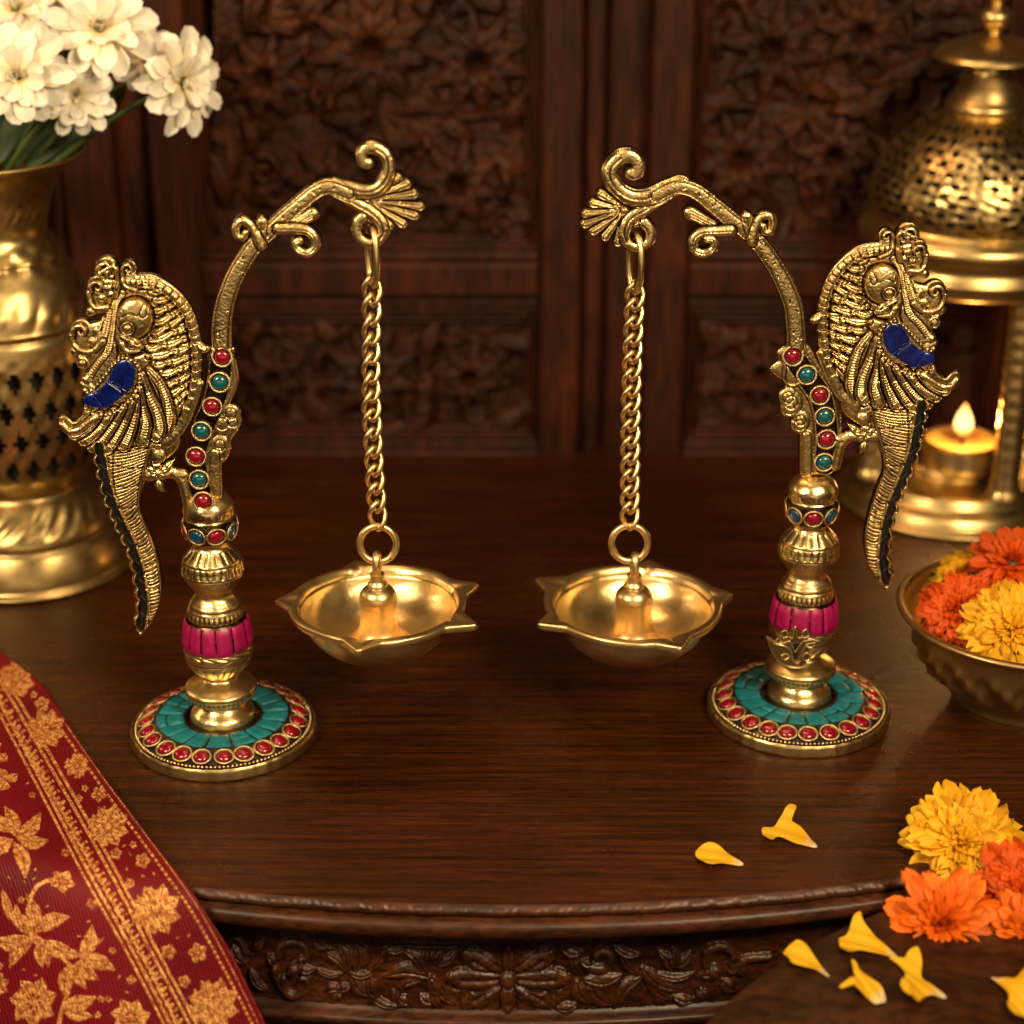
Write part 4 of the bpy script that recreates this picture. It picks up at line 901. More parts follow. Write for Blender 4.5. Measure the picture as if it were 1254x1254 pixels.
def cmap(x, y):
    d = ray(x, y); lo = np.zeros(x.shape)+.3; hi = np.zeros(x.shape)+1.6
    def f(t):
        P = C0+d*t[:, None]; rad = np.hypot(P[:, 0]-TC[0], P[:, 1]-TC[1])-(TR+.011); s_ = .004
        drop = s_*np.log1p(np.exp(np.clip(rad/s_, -30, 30)))*2.4
        return P[:, 2]-(.0050-drop+.0*x)
    for _ in range(40):
        m_ = (lo+hi)/2; v = f(m_) > 0; lo = np.where(v, m_, lo); hi = np.where(v, hi, m_)
    P = C0+d*lo[:, None]; return P, np.array([0, -.35, .94])
R.H = G*.9; D_ = -R.S; R.H = R.H+1.2*np.exp(-((D_-2.5)/2)**2)
R.build('brocade_cloth', M_CLOTH, None, cmap, .8, .0004, (.6, 2), 0, extra={'gold': G}, lift=und)
tag(bpy.data.objects['brocade_cloth'], 'red silk brocade with gold woven flowers draped over the table edge', 'cloth')

# ------------------------------------------------------------------ flowers
def petal(acc, base, axis, az, elev, L, W, curl=.3, cup=.25, notch=0.0, ruf=.05, rnd=random, nu=9, nv=7, v=None, narrow=.35, r0=0.0):
    """one petal: starts at base (+r0 outward), heads in azimuth az round axis, raised by elev above the flower plane"""
    ax = axis/np.linalg.norm(axis); t1 = np.cross(ax, [0.3, .2, .9]); t1 /= np.linalg.norm(t1); t2 = np.cross(ax, t1)
    o = math.cos(az)*t1+math.sin(az)*t2; s_ = np.cross(ax, o)
    u = np.linspace(0, 1, nu)[:, None]; w = np.linspace(-1, 1, nv)[None]
    ang = elev-curl*u*u*2.0
    du = 1/(nu-1); xo = np.cumsum(np.cos(ang)*du, 0)-math.cos(elev)*du; zo = np.cumsum(np.sin(ang)*du, 0)-math.sin(elev)*du
    wid = W*(narrow+(1-narrow)*np.sin(np.clip(u*.93+.04, 0, 1)**1.15*PI*.62))*np.sqrt(np.clip(1-np.clip((u-.72)/.30, 0, 1)**2.2, 0.02, 1))
    x = xo*L*(1-notch*np.exp(-(w/.3)**2)*u**6); ruff = ruf*L*np.sin(w*rnd.uniform(3, 6)+rnd.uniform(0, 6))*u**2
    z = zo*L+cup*wid*w*w+ruff-.03*L*np.exp(-(w/.2)**2)*u
    tw = rnd.uniform(-.2, .2); P = base+(r0+x)[..., None]*o+(w*wid)[..., None]*s_+(z+tw*w*wid*u)[..., None]*ax
    vv = rnd.random() if v is None else v
    acc.put(P.reshape(-1, 3), gridq(nu, nv), t=np.broadcast_to(u, (nu, nv)).ravel(), v=vv)
def flower(name, label, cat, c, axis, r, mat, kind, seed, group, stem=None, cmat=None, calyx=True):
    rnd = random.Random(seed); c = np.asarray(c, float); axis = np.asarray(axis, float)/np.linalg.norm(axis)
    root = thing(name, label, cat, c, group); a = Acc(); b_ = Acc()
    if kind == 'daisy':      # white double daisy
        for n, L, W, el, cu, r0 in ((11, 1.0, .21, .18, .25, .05), (10, .86, .19, .45, .3, .05), (9, .62, .16, .8, .3, .04)):
            ph = rnd.uniform(0, 6)
            for i in range(n): petal(a, c, axis, ph+i*2*PI/n+rnd.uniform(-.13, .13), el+rnd.uniform(-.14, .14), r*L*rnd.uniform(.88, 1.08), r*W*rnd.uniform(.85, 1.15), cu+rnd.uniform(-.15, .2), .35, .0, .03, rnd, narrow=.3, r0=r*r0)
        for i in range(26): petal(b_, c+axis*r*.05, axis, i*2.4, 1.0+rnd.uniform(-.2, .45), r*rnd.uniform(.22, .36), r*.05, -.1, .8, 0, .02, rnd, 6, 5)
    elif kind == 'marigold':  # ruffled, many rings
        for n, L, W, el, cu, r0 in ((17, .97, .20, .02, .22, .05), (18, .88, .18, .22, .25, .05), (18, .76, .155, .42, .3, .05), (18, .62, .125, .62, .3, .04), (18, .50, .095, .82, .3, .03), (18, .38, .07, 1.0, .25, .02)):
            ph = rnd.uniform(0, 6)
            for i in range(n): petal(a, c, axis, ph+i*2*PI/n+rnd.uniform(-.12, .12), el+rnd.uniform(-.1, .12), r*L*rnd.uniform(.9, 1.06), r*W*rnd.uniform(.85, 1.1), cu+rnd.uniform(-.1, .1), .34, .14, .075, rnd, narrow=.22, r0=r*r0)
        for i in range(30): petal(b_, c+axis*r*.08, axis, i*2.4, 1.15+rnd.uniform(-.25, .35), r*rnd.uniform(.22, .34), r*.045, .35, .9, 0, .02, rnd, 6, 5)
    elif kind == 'zinnia':    # separate broad outer petals, thin inner ones
        for n, L, W, el, cu, r0 in ((13, .98, .19, .05, .15, .06), (13, .86, .16, .24, .18, .06), (14, .72, .10, .4, .2, .05), (18, .60, .075, .55, .1, .05), (22, .48, .055, .78, .05, .03)):
            ph = rnd.uniform(0, 6)
            for i in range(n): petal(a, c, axis, ph+i*2*PI/n+rnd.uniform(-.1, .1), el+rnd.uniform(-.12, .14), r*L*rnd.uniform(.86, 1.08), r*W*rnd.uniform(.85, 1.12), cu+rnd.uniform(-.1, .12), .3, .05, .04, rnd, narrow=.3, r0=r*r0)
        for i in range(34): petal(b_, c+axis*r*.08, axis, i*2.4, 1.0+rnd.uniform(-.35, .45), r*rnd.uniform(.2, .36), r*.04, -.25, .9, 0, .02, rnd, 6, 5)
    a.obj('corolla', mat, root); b_.obj('flower_centre', cmat or mat, root)
    ca = Acc(); V, Q = ball_v(c-axis*r*.10, r*.2, 12, 8); ca.put(V, Q)
    if calyx: ca.obj('calyx', M_STEM, root)
    if stem is not None:
        p = smooth_pts([c-axis*r*.15, c-axis*r*.9+np.array([0, 0, -r*.3]), (c+np.asarray(stem))/2+np.array([0, 0, .004]), np.asarray(stem)], 6); V, Q = tube_v(p, np.linspace(.0013, .0019, len(p)), 8); add('stem', V, Q, M_STEM, root)
    return root
# corner flowers
g1 = 'marigolds in the near corner'
flower('marigold', 'large ruffled yellow marigold on the table edge above two orange blooms', 'flower', on_plane(1181, 1034, -.105), (-.05, -.62, .78), .0285, M_YEL, 'marigold', 21, g1)
flower('orange_bloom', 'orange bloom with broad separate petals on the side table, in full view', 'flower', on_plane(1154, 1131, -.15), (-.12, -.74, .62), .0245, M_ORA, 'zinnia', 22, g1)
flower('orange_bloom', 'orange bloom cut off by the photo edge below the large yellow marigold', 'flower', on_plane(1252, 1095, -.135), (-.35, -.6, .7), .025, M_RORA, 'marigold', 24, g1)
flower('orange_bloom', 'lower orange bloom tucked under its neighbour at the photo edge', 'flower', on_plane(1262, 1145, -.155), (-.1, -.8, .4), .019, M_ORA, 'zinnia', 25, g1)
fo = Acc()
for (xa, ya, xb, yb) in ((1150, 1080, 1240, 1110), (1180, 1100, 1240, 1150)):
    A_ = on_plane(xa, ya, -.115); B_ = on_plane(xb, yb, -.125); V, Q = tube_v(np.linspace(A_, B_, 8), .0045*np.sin(np.linspace(.15, PI-.1, 8))+.0005, 10); fo.put(V, Q)
tag(fo.obj('leaf_sprig', M_STEM), 'small green leafy sprig wedged between the corner blooms', 'leaf')
# loose petals
def loose(pts, z, label, seed, tipi, grp, up=5):
    pts = [(float(a_), float(b_)) for a_, b_ in pts]; P = np.array(pts); c = P.mean(0); R = Relief(P[:, 0].min()-6, P[:, 1].min()-6, P[:, 0].max()+6, P[:, 1].max()+6, .6); R.poly(pts, 5)
    tip = np.array(pts[tipi]); far = P[np.argmax(np.hypot(*(P-tip).T))]; ax_ = far-tip; Lx = np.hypot(*ax_); ax_ = ax_/Lx
    s_ = (R.X-tip[0])*ax_[0]+(R.Y-tip[1])*ax_[1]; q = -(R.X-tip[0])*ax_[1]+(R.Y-tip[1])*ax_[0]
    t = np.clip(s_/Lx, 0, 1); lift = 2+up*np.sin(t*PI*.8)*1.2+.045*q*q*(t > .2)*np.clip((t-.2)*3, 0, 1)*.5+1.0*np.sin(q*.5+seed)
    for o_ in (-4, 0, 4): R.groove([tip+ax_*Lx*.15, (tip+far)/2+np.array([-ax_[1], ax_[0]])*o_*.8, far+np.array([-ax_[1], ax_[0]])*o_*1.4-ax_*3], .7, .5)
    o = R.build('loose_petal', M_LOOSE, None, lambda x, y: (on_table(x, y, z), np.array([0, -.25, .97])), .35, .00034, (.3, 1.2), -1, pat=(0, 0), extra={'t': np.clip(t*1.6-.0, 0, 1), 'v': 0*t+random.uniform(.4, .9)}, lift=np.clip(lift, .5, 20))
    tag(o, label, 'petal', grp)
ep = crop(830, 950, 2.9575); gp = 'loose yellow petals'
loose(ep((235, 322), (190, 298), (150, 275), (115, 264), (80, 270), (62, 292), (75, 315), (100, 338), (130, 343), (170, 330), (225, 330)), 0, 'single teardrop petal lying near the table edge, below the three-lobed one', 1, 0, gp)
loose(ep((503, 258), (470, 225), (440, 200), (410, 185), (425, 150), (400, 140), (375, 165), (345, 198), (305, 200), (310, 235), (340, 256), (362, 235), (420, 255), (470, 262), (495, 266)), 0, 'three-lobed yellow petal lying highest on the open tabletop', 2, 0, gp)
loose(ep((545, 725), (500, 680), (465, 640), (430, 620), (405, 630), (380, 652), (400, 675), (415, 695), (450, 705), (500, 715), (540, 732)), sz, 'rounded yellow petal furthest in from the side table rim', 3, 0, gp)
loose(ep((800, 662), (740, 620), (700, 590), (665, 560), (655, 530), (630, 545), (610, 590), (582, 600), (590, 645), (620, 668), (650, 650), (700, 655), (780, 665)), sz, 'yellow petal beside the orange bloom, its tip touching the petal below', 4, 0, gp)
loose(ep((752, 815), (735, 775), (700, 750), (660, 720), (645, 690), (628, 675), (632, 720), (635, 755), (582, 798), (590, 808), (635, 795), (680, 815), (715, 830), (745, 825)), sz, 'forked narrow yellow petal below the pair near the orange bloom', 5, 0, gp)
loose(ep((970, 803), (920, 770), (880, 745), (880, 700), (862, 655), (830, 660), (815, 675), (765, 668), (800, 700), (820, 740), (798, 790), (820, 825), (865, 835), (905, 805), (955, 808)), sz, 'wide y-shaped yellow petal directly under the orange bloom', 6, 0, gp)
loose(ep((1134, 735), (1180, 742), (1220, 748), (1254, 728), (1290, 740), (1300, 800), (1270, 870), (1225, 892), (1188, 860), (1195, 810), (1165, 770)), sz, 'yellow petal cut off by the photo corner', 7, 0, gp)

# ------------------------------------------------------------------ brass bowl of flowers
bc = on_plane(1262, 747, .04); kb = px_m(747, .04); bz = float(bc[2]); bxy = (float(bc[0]), float(bc[1]))
bw = thing('flower_bowl', 'shallow engraved brass bowl heaped with orange and yellow blooms', 'bowl', (bxy[0], bxy[1], 0))
def bd_(t, z, r):
    b_ = np.clip((z-.013)/.003, 0, 1)*np.clip((.034-z)/.003, 0, 1)
    return b_*(.0013*np.abs(np.sin(t*18+z*220))*np.sign(np.sin(t*18+z*220))+.0009*np.cos(t*36-z*420))*(r > .03)
lathe('bowl', [(0, .002), (.030, .002), (.032, .0), (.034, .0), (.035, .004), (.038, .008), (.047, .015), (.0545, .026), (.0595, bz-.006), (.0625, bz-.002), (.0655, bz-.0005), (.0660, bz+.001), (.0645, bz+.002), (.0615, bz+.001), (.0585, bz-.004), (.053, .027), (.044, .016), (.03, .008), (0, .006)], M_BRASS_B, bw, bxy, 240, bd_, 6,
      patf=lambda t, z, r: np.clip((z-.013)/.003, 0, 1)*np.clip((.034-z)/.003, 0, 1)*.35*(np.sin(t*18+z*220) < 0))
gb = 'blooms heaped in the brass bowl'
flower('orange_bloom', 'deep orange bloom resting against the bowl rim nearest the stand', 'flower', on_plane(1172, 745, .035), (-.35, -.5, .7), .0215, M_RORA, 'marigold', 31, gb)
flower('marigold', 'yellow marigold at the front of the brass bowl', 'flower', on_plane(1243, 772, .012), (-.1, -.55, .7), .0275, M_YEL, 'marigold', 32, gb)
flower('orange_bloom', 'red-orange bloom on top of the heap in the brass bowl', 'flower', on_plane(1240, 690, .065), (-.15, -.45, .8), .0235, M_RORA, 'zinnia', 33, gb)
flower('marigold', 'dull yellow marigold half hidden at the back of the bowl', 'flower', on_plane(1185, 706, .075), (-.3, -.3, .85), .0195, M_YEL, 'marigold', 34, gb)

# ------------------------------------------------------------------ vase with white flowers
Yv = .205; va = (float(on_plane(14, 460, Yv)[0]), Yv)
def vz(py): return zz(py, Yv)
kv = px_m(450, Yv)
def vdisp(t, z, r):
    y = np.interp(z, [vz(720), vz(200)], [720, 200]); d = 0*z
    d = d+.0010*np.exp(-((y-310)/30)**2)*np.sin(t*14)*np.sin(y*.12)*(r > .03)
    d = d+.0012*np.clip(1-np.abs(y-375)/22, 0, 1)*np.abs(np.sin(t*10+(y-375)*.05))
    d = d+.0007*np.clip(1-np.abs(y-622)/18, 0, 1)*np.sin(t*26+y*.3)+.0005*((y > 425) & (y < 569))*np.cos(t*27)*np.cos((y-425)*2*PI/36)+.0008*np.clip(1-np.abs(y-268)/20, 0, 1)*np.abs(np.sin(t*16+np.sin(y*.3)))
    return d
def vhole(t, z):
    y = np.interp(z, [vz(720), vz(200)], [720, 200]); u = t*27/(2*PI); row = np.floor((y-425)/36); uu = (u+.5*(row % 2)) % 1-.5; vv = ((y-425)/36) % 1-.5
    inb = (y > 425) & (y < 569); dm = (np.abs(uu)*1.05+np.abs(vv)) < .40
    u2 = (uu+.5) % 1-.5
    dm2 = (u2**2+(vv*.8)**2) < .040
    return inb & (dm | dm2) 
vs = thing('brass_vase', 'tall pierced brass vase holding white flowers behind the brocade side stand', 'vase', (va[0], va[1], 0))
vp = [(112, 207), (115, 209), (111, 214), (90, 228), (73, 252), (64, 280), (61, 305), (72, 325), (76, 331), (72, 335), (80, 344), (92, 360), (101, 382), (106, 400), (108, 406), (106, 412), (110, 420), (113, 450), (113, 490), (110, 530), (102, 564), (96, 578), (84, 590), (76, 600), (75, 608), (84, 616), (98, 628), (108, 640), (112, 650), (110, 656), (116, 662), (125, 680), (128, 694), (126, 702), (0, 703)]
zb_ = vz(703)
vprof = [(r*kv*(1.0), max(vz(py)-zb_, 0)*1.0) for r, py in vp][::-1]
_vz = vz
def vz(py): return _vz(py)-zb_
lathe('vase_body', vprof, M_BRASS_D, vs, va, 300, vdisp, 6, hole=vhole, patf=lambda t, z, r: np.clip(.25*np.sin(t*14)*np.sin(z*700), 0, 1))
lathe('neck_lining', [(104*kv, vz(212)), (66*kv, vz(255)), (54*kv, vz(300)), (40*kv, vz(330)), (0, vz(340))], M_BRASS_D, vs, va, 60, None, 4)
lathe('shade_sleeve', [(96*kv, vz(415)), (92*kv, vz(575))], plain('shade_black', (.012, .008, .005), .8), vs, va, 60, None, 2)  # dark sleeve added; its black stands in for shade behind the holes
gw = 'white double daisies in the vase'
mouth = lambda dx, dy: (va[0]+dx, va[1]+dy, vz(232))
WF = [((22, 92), -.03, (.05, -.95, .25), .0270, 'large white bloom facing straight out, lowest at the photo edge', (-.01, -.01)),
      ((93, 116), -.01, (.25, -.9, .2), .0210, 'small white bloom with six open petals between the larger ones', (.01, 0)),
      ((122, 36), .0, (.15, -.75, .55), .0290, 'broad white bloom at the top of the bunch, yellow heart showing', (.01, .01)),
      ((176, 72), .03, (.4, -.7, .4), .0200, 'white bloom half hidden behind the one furthest from the vase', (.02, .01)),
      ((222, 100), .0, (.72, -.65, .1), .0265, 'white bloom seen side on, hanging furthest out over the dark panel', (.03, 0)),
      ((20, 12), .02, (-.05, -.7, .6), .0240, 'white bloom at the very top corner, cut off by the frame', (-.02, .01)),
      ((72, -8), .04, (.0, -.7, .7), .0240, 'white bloom peeking in over the top edge of the photo', (0, .02)),
      ((-40, 60), .0, (-.3, -.8, .4), .0240, 'white bloom mostly outside the photo on the vase side', (-.02, 0))]
for i, ((x, y), dY, ax_, r_, lb, m_) in enumerate(WF):
    flower('white_daisy', lb, 'flower', on_plane(x, y, Yv+dY-.01), ax_, r_, M_WHITE, 'daisy', 50+i, gw, stem=mouth(m_[0], m_[1]))
for i, (x, y, dx) in enumerate(((60, 120, .01), (130, 140, .02), (10, 150, -.01), (90, 60, .0), (150, 110, .02), (40, 40, -.01), (100, 170, .02), (-10, 110, -.02))):
    A_ = np.array(mouth(dx, .0)); B_ = on_plane(x, y, Yv+.03); sdv = np.array([.012, .004, .0]); n = 9; t = np.linspace(0, 1, n)[:, None]
    cl = A_+(B_-A_)*t+np.array([0, .01, 0])*np.sin(t*PI); w = np.sin(t*PI*.9+.1)*1.0; V = np.stack([cl-sdv*w, cl+np.array([0, -.004, 0])*w, cl+sdv*w], 1).reshape(-1, 3)
    lf = add('vase_leaf', V, gridq(n, 3), M_LEAF); tag(lf, ['long dark green leaf rising from the vase mouth', 'dark leaf arching towards the side-on white bloom', 'dark leaf at the photo edge below the large bloom', 'dark leaf behind the top white bloom', 'dark leaf under the half hidden bloom', 'upper dark leaf among the top blooms', 'low dark leaf beside the vase rim', 'dark leaf by the bloom outside the frame'][i], 'leaf', 'green leaves in the vase')

# ------------------------------------------------------------------ lantern with candle
Yl = .300; la = (float(on_plane(1192, 300, Yl)[0]), Yl); kl = px_m(330, Yl)
zlb = zz(607, Yl)
def lz(py): return zz(py, Yl)-zlb
lt = thing('brass_lantern', 'domed pierced brass lantern with open sides behind the bowl of blooms', 'lantern', (la[0], la[1], 0))
lathe('lantern_base', [(r*kl, max(lz(py), 0)) for r, py in ((0, 557), (54, 557), (60, 559), (63, 565), (66, 571), (108, 572), (116, 576), (119, 581), (124, 585), (131, 588), (135, 593), (137, 598), (137, 607), (0, 607))], M_BRASS_D, lt, la, 96)
lathe('dome_band', [(r*kl, lz(py)) for r, py in ((118, 338), (126, 334), (131, 326), (134, 318), (131, 312), (128, 304), (131, 296), (137, 290), (140, 282), (138, 275), (133, 270), (128, 266), (124, 262))], M_BRASS_D, lt, la, 96)
def dhole(t, z):
    zt_, zb2 = lz(132), lz(262); v = (z-zb2)/(zt_-zb2); n = 34; row = np.floor(v*12); uu = (t*n/(2*PI)+.5*(row % 2)) % 1-.5; vv = (v*12) % 1-.5
    big = ((uu*1.0)**2+(vv*.85)**2) < .075; sm = (np.abs(uu) > .40) & (np.abs(vv) < .10)
    keep = np.sin(t*9+v*5) > -.8
    return (v > .05) & (v < .9) & (big | sm) & keep
def ddisp(t, z, r):
    return .00016*np.sin(t*34+z*500)*np.sin(z*700-t*17)+.00022*np.sin(t*23+2*np.sin(z*310))*np.sin(z*530+3*np.sin(t*7))
dp = [(124, 262), (129, 250), (130, 236), (126, 215), (117, 195), (103, 176), (86, 160), (68, 148), (52, 139), (44, 133), (40, 131)]
lathe('pierced_dome', [(r*kl, lz(py)) for r, py in dp], M_BRASS_D, lt, la, 420, ddisp, 12, hole=dhole, patf=lambda t, z, r: np.clip(-.6*np.sin(t*34+z*500)*np.sin(z*700-t*17), 0, .6))
lathe('dome_lining', [(r*kl*.9, lz(py+3)) for r, py in dp], plain('lining_dark', (.02, .012, .006), .7), lt, la, 60, None, 3)  # dark brown shell inside the dome, seen through its holes
lathe('chimney', [(r*kl, lz(py)) for r, py in ((48, 136), (50, 131), (49, 126), (44, 120), (38, 108), (31, 97), (28, 92), (26, 88), (26, 78), (30, 74), (66, 72), (68, 68), (62, 62), (44, 52), (26, 46), (14, 43))], M_BRASS_D, lt, la, 80)
lathe('finial', [(r*kl, lz(py)) for r, py in ((12, 44), (9, 41), (13, 36), (19, 29), (21, 22), (19, 15), (12, 9), (8, 6), (11, 2), (13, -4), (10, -10), (5, -16), (8, -22), (9, -28), (5, -34), (0, -38))], M_BRASS_D, lt, la, 60)
for i, (dx, dyy) in enumerate(((float(on_plane(1247, 450, Yl-.048)[0])-la[0], -.048), (-.052, -.012), (.050, .020), (-.030, .045))):
    w2 = .0085; x0, y0 = la[0]+dx, la[1]+dyy; a = Acc(); zt_, zb2 = lz(330), lz(573); n = 60; z = np.linspace(zb2, zt_, n)
    # post with engraved face
    sec = np.array([(w2*math.cos(q), w2*.8*math.sin(q)) for q in np.linspace(0, 2*PI, 16, endpoint=False)])
    V = np.array([[(x0+sx_*g_, y0+sy_*g_, zv) for sx_, sy_ in sec] for zv, g_ in zip(z, 1+.05*np.sin(z*700)+.35*np.exp(-((z-zb2)/.006)**2)+.35*np.exp(-((z-zt_)/.006)**2))]); a.put(V, gridq(n, 16, True), patina=0.0); a.obj('lantern_post', M_BRASS_D, lt)
for dx, dyy, in ():
    pass
# tea light
ca = (float(on_plane(1176, 560, Yl-.018)[0]), Yl-.018); kc = px_m(540, Yl-.018); zc0 = lz(557)+.0003; 
tl = thing('tealight', 'lit tealight candle in a brass cup standing inside the lantern', 'candle', (ca[0], ca[1], zc0))
hc = 34*kc; rc = 45*kc
lathe('candle_cup', [(0, zc0), (rc*.97, zc0), (rc, zc0+.001), (rc, zc0+hc), (rc*1.03, zc0+hc+.0006), (rc*.97, zc0+hc+.0004), (rc*.95, zc0+hc-.003), (rc*.94, zc0+hc*.5)], M_BRASS_S, tl, ca, 64, None, 3, sharp=True)
lathe('wax', [(0, zc0+hc-.0042), (rc*.5, zc0+hc-.0038), (rc*.9, zc0+hc-.003), (rc*.955, zc0+hc-.0022)], M_WAX, tl, ca, 48)
V, Q = tube_v([(ca[0], ca[1], zc0+hc-.0045), (ca[0]+.0003, ca[1], zc0+hc), (ca[0]-.0002, ca[1], zc0+hc+.005)], .0009, 8); add('wick', V, Q, M_WICK, tl)
fz = np.linspace(0, 1, 24); fr = .0062*np.sin(fz**.72*PI)**.9*(1-.25*fz)+1e-5; fh = .0215; f0 = zc0+hc+.0022
V = np.stack([ca[0]+fr[:, None]*np.cos(np.linspace(0, 2*PI, 24, endpoint=False)), ca[1]+fr[:, None]*np.sin(np.linspace(0, 2*PI, 24, endpoint=False)), f0+fh*fz[:, None]+np.zeros((1, 24))], -1)
add('flame', V.reshape(-1, 3), gridq(24, 24, True), M_FLAME, tl, {'t': np.repeat(fz, 24)})

# ------------------------------------------------------------------ carved door behind
Yd = .368
dr = thing('carved_door', 'dark carved wooden double door rising behind the table', 'door', (0, Yd, 0))
def box(name, x0, x1, y0, y1, depth, mat, parent, Yf, bev=.003):
    """upright member: pixel rectangle at the depth plane Yf, real thickness behind it"""
    a_ = on_plane((x0+x1)/2, y1, Yf); b_ = on_plane((x0+x1)/2, y0, Yf); ym = (y0+y1)/2
    s0 = on_plane(x0, 330, Yf)[0]; s1 = on_plane(x1, 330, Yf)[0]; z0, z1 = float(a_[2]), float(b_[2])
    sec = [(0, 0), (bev, -bev), ]
    P = []
    for ins, yy in ((0, Yf+depth), (0, Yf+bev), (bev*.4, Yf+bev*.3), (bev, Yf)):
        P.append([(s0+ins, yy, z0+ins), (s1-ins, yy, z0+ins), (s1-ins, yy, z1-ins), (s0+ins, yy, z1-ins)])
    V = np.array(P).reshape(-1, 3); Q = gridq(4, 4, True); Q = np.vstack([Q, [[12, 13, 14, 15]], [[3, 2, 1, 0]]])
    return add(name, V, Q, mat, parent, smooth=False)
def moulding(x0, x1, y0, y1, Yf, parent):
    """stepped frame round a panel"""
    w = 6
    for i, (g, dY) in enumerate(((0, 0), (7, .004), (14, .008))):
        box('panel_moulding', x0+g, x0+g+w, y0+g, y1-g, .02, M_DOOR, parent, Yf+dY, .0015); box('panel_moulding', x1-g-w, x1-g, y0+g, y1-g, .02, M_DOOR, parent, Yf+dY, .0015)
        box('panel_moulding', x0+g+w, x1-g-w, y1-g-w, y1-g, .02, M_DOOR, parent, Yf+dY, .0015); box('panel_moulding', x0+g+w, x1-g-w, y0+g, y0+g+w, .02, M_DOOR, parent, Yf+dY, .0015)
TOP = -260
for x0, x1, dY, mt in ((-60, 60, .0, M_DOOR), (60, 88, .018, M_DOOR), (88, 150, .004, M_DOOR), (150, 192, .022, M_DOOR), (192, 246, .0, M_DOOR), (662, 712, .0, M_DOOR), (712, 738, .010, M_DOOR), (738, 792, .022, M_DOOR), (792, 842, .0, M_DOOR), (1228, 1300, .0, M_DOOR), (1300, 1420, .01, M_DOOR)):
    box('door_stile', x0, x1, TOP, 585, .05, mt, dr, Yd+dY)
for x0, x1 in ((246, 662), (842, 1228)):
    box('door_rail', x0, x1, 322, 366, .04, M_DOOR, dr, Yd+.001); box('rail_moulding', x0, x1, 308, 322, .03, M_DOOR, dr, Yd+.006); box('rail_moulding', x0, x1, 366, 376, .03, M_DOOR, dr, Yd+.006)
    box('door_rail', x0, x1, 552, 588, .04, M_DOOR, dr, Yd+.001); box('rail_moulding', x0, x1, 540, 552, .03, M_DOOR, dr, Yd+.006)
    moulding(x0, x1, TOP, 308, Yd+.006, dr); moulding(x0, x1, 376, 540, Yd+.006, dr)
def carve(x0, x1, y0, y1, seed, special=()):
    rnd = random.Random(seed); R = Relief(x0, y0, x1, y1, 1.6); R.S[:] = -20
    n = int((x1-x0)*(y1-y0)/1500)
    for _ in range(n):
        x, y = rnd.uniform(x0, x1), rnd.uniform(y0, y1); a = rnd.uniform(0, 2*PI); L = rnd.uniform(38, 78)
        R.leaf((x, y), (x+L*math.cos(a), y+L*math.sin(a)), rnd.uniform(11, 19), rnd.uniform(9, 17), rnd.uniform(-.3, .3), False, 4, 0, .2)
    for _ in range(n//5):
        x, y = rnd.uniform(x0+20, x1-20), rnd.uniform(y0+20, y1-20); w = R.win([(x, y)], 26); d = np.hypot(R.X[w]-x, R.Y[w]-y); R.H[w] = R.H[w]*(1-np.exp(-(d/11)**2))-4*np.exp(-(d/9)**2)
    for _ in range(n//10):   # scrolls
        x, y = rnd.uniform(x0+30, x1-30), rnd.uniform(y0+20, y1-20); r = rnd.uniform(14, 26); a0 = rnd.uniform(0, 6); sg = rnd.choice((-1, 1)); q = np.linspace(0, 1, 12)
        p = [(x+r*(1-.8*v)*math.cos(a0+sg*v*7), y+r*(1-.8*v)*math.sin(a0+sg*v*7)) for v in q]; R.stroke(p, 6.5, 4.5, 9, mask=False, base=5)
    for x, y, r, k_ in special:
        w = R.win([(x, y)], r*1.2); d = np.hypot(R.X[w]-x, R.Y[w]-y); R.H[w] = R.H[w]*np.clip((d-r*.95)/8, 0, 1)
        R.flower(x, y, r, k_, r*.2, 10, .2, 1, False, .05, 4, 4); R.flower(x, y, r*.62, k_, r*.13, 9, .5, 1, False, .05, 3, 8)
        w = R.win([(x, y)], r*.4); d = np.hypot(R.X[w]-x, R.Y[w]-y); R.H[w] -= 16*np.exp(-(d/(r*.2))**2)
    R.H += boxblur(RNG.normal(0, 1, R.H.shape), 1)*1.0
    R.build('carved_panel', M_DOORC, dr, pmap(Yd+.021), 0, .00075, (0, 1), closed=False)
carve(262, 648, -200, 296, 3, ((455, 60, 74, 9), (585, 75, 62, 10), (325, 95, 52, 8), (400, 225, 50, 8), (560, 225, 54, 8)))
carve(262, 648, 388, 532, 4, ((455, 458, 58, 9), (335, 460, 40, 8), (575, 460, 42, 8)))
carve(856, 1214, -200, 296, 5, ((945, 60, 62, 8), (905, 195, 60, 9), (1055, 40, 54, 8), (1020, 190, 50, 8)))
carve(856, 1214, 388, 532, 6, ((930, 455, 40, 8), (1040, 450, 40, 8)))
box('door_backing', -60, 1420, TOP, 588, .02, M_DOOR, dr, Yd+.06)
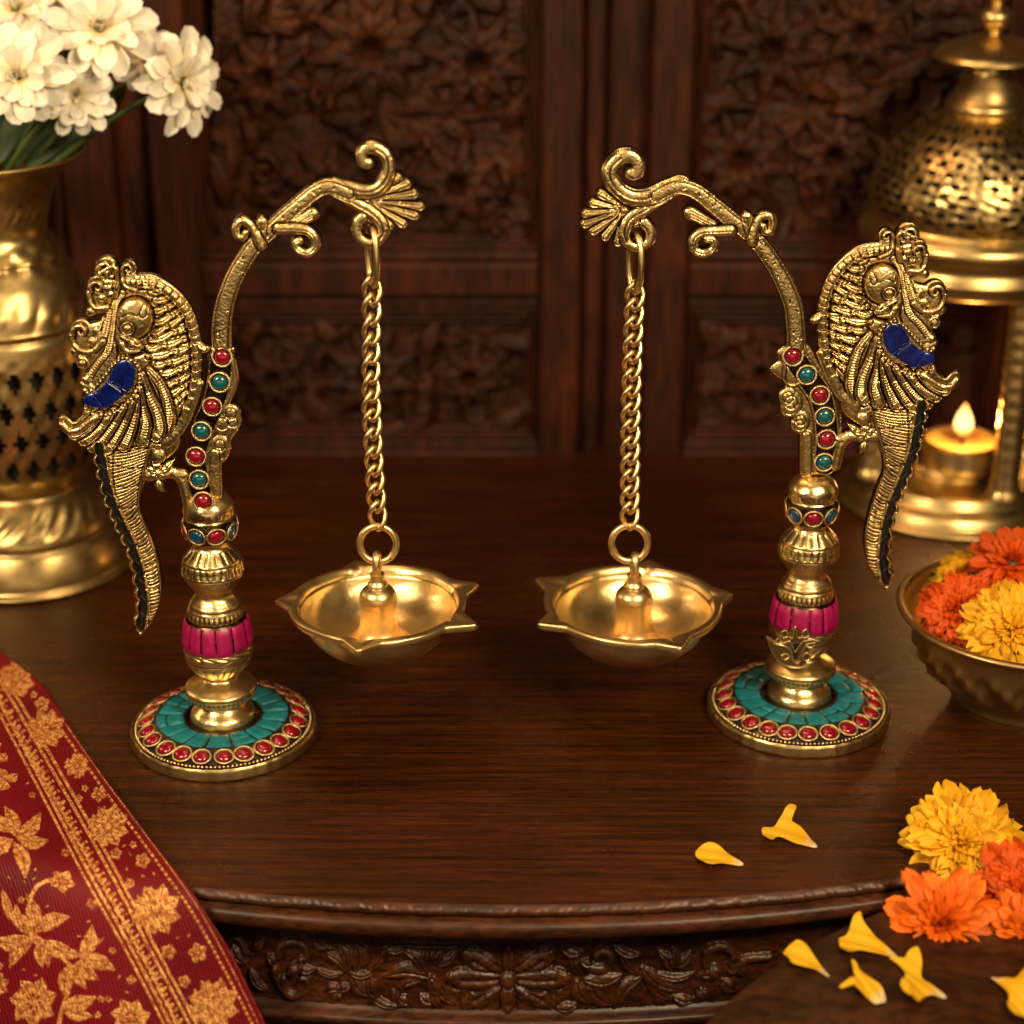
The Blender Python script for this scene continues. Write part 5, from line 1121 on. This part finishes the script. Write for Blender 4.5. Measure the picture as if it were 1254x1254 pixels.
# plain dark wall beyond the door
wv_ = add('wall', [(-2.5, .48, -.75), (2.5, .48, -.75), (2.5, .48, 2.0), (-2.5, .48, 2.0)], np.array([[0, 1, 2, 3]]), M_DOOR); wv_['kind'] = 'structure'

# ------------------------------------------------------------------ lamps
def area(name, loc, target, size, power, col, sy_=None, spread=180):
    l = bpy.data.lights.new(name, 'AREA'); l.energy = power; l.color = col; l.size = size; l.spread = math.radians(spread)
    if sy_: l.shape = 'RECTANGLE'; l.size_y = sy_
    o = bpy.data.objects.new(name, l); COL.objects.link(o); o.location = loc
    o.rotation_euler = (Vector(target)-Vector(loc)).to_track_quat('-Z', 'Y').to_euler(); return o
W1 = (1, .74, .44)
area('key_lamp', (.46, -.80, .84), (0.0, 0, .08), .28, 15, W1)
area('left_fill', (-.60, -.62, .70), (-.05, .05, .12), .24, 9.0, (1, .75, .46))  # unseen fill light added on the left
area('front_fill', (0.0, -1.35, .16), (0, 0, .10), 1.3, 1.9, (1, .74, .44), .40)  # unseen light added low in front to brighten the flat castings
area('top_lamp', (0.0, .0, 1.05), (0, .0, 0), .35, 1.2, W1)
area('rim_fill', (-.80, .16, .34), (-.1, .03, .17), .15, .9, (1, .62, .32))  # light added from behind for sparkle on the brass, no visible source
area('door_fill', (-.16, .20, .80), (.05, .40, .22), .10, 1.2, (1, .52, .22))  # added unseen light, grazes the door so its carving stands out
pl = bpy.data.lights.new('candle_light', 'POINT'); pl.energy = .20; pl.color = (1, .5, .16); pl.shadow_soft_size = .006
po = bpy.data.objects.new('candle_light', pl); COL.objects.link(po); po.location = (ca[0], ca[1]-.0085, f0+.014)
w = bpy.data.worlds.new('World'); sc.world = w; w.use_nodes = True
bg = w.node_tree.nodes['Background']; bg.inputs[0].default_value = (1, .62, .34, 1); bg.inputs[1].default_value = .022

sc.view_settings.view_transform = 'Standard'; sc.view_settings.look = 'None'; sc.view_settings.gamma = 1; sc.view_settings.exposure = 0
sc.view_settings.use_curve_mapping = False
sc.render.engine = 'CYCLES'; sc.cycles.use_denoising = True; sc.cycles.max_bounces = 8; sc.cycles.sample_clamp_indirect = 4; sc.cycles.caustics_reflective = False; sc.cycles.blur_glossy = .5
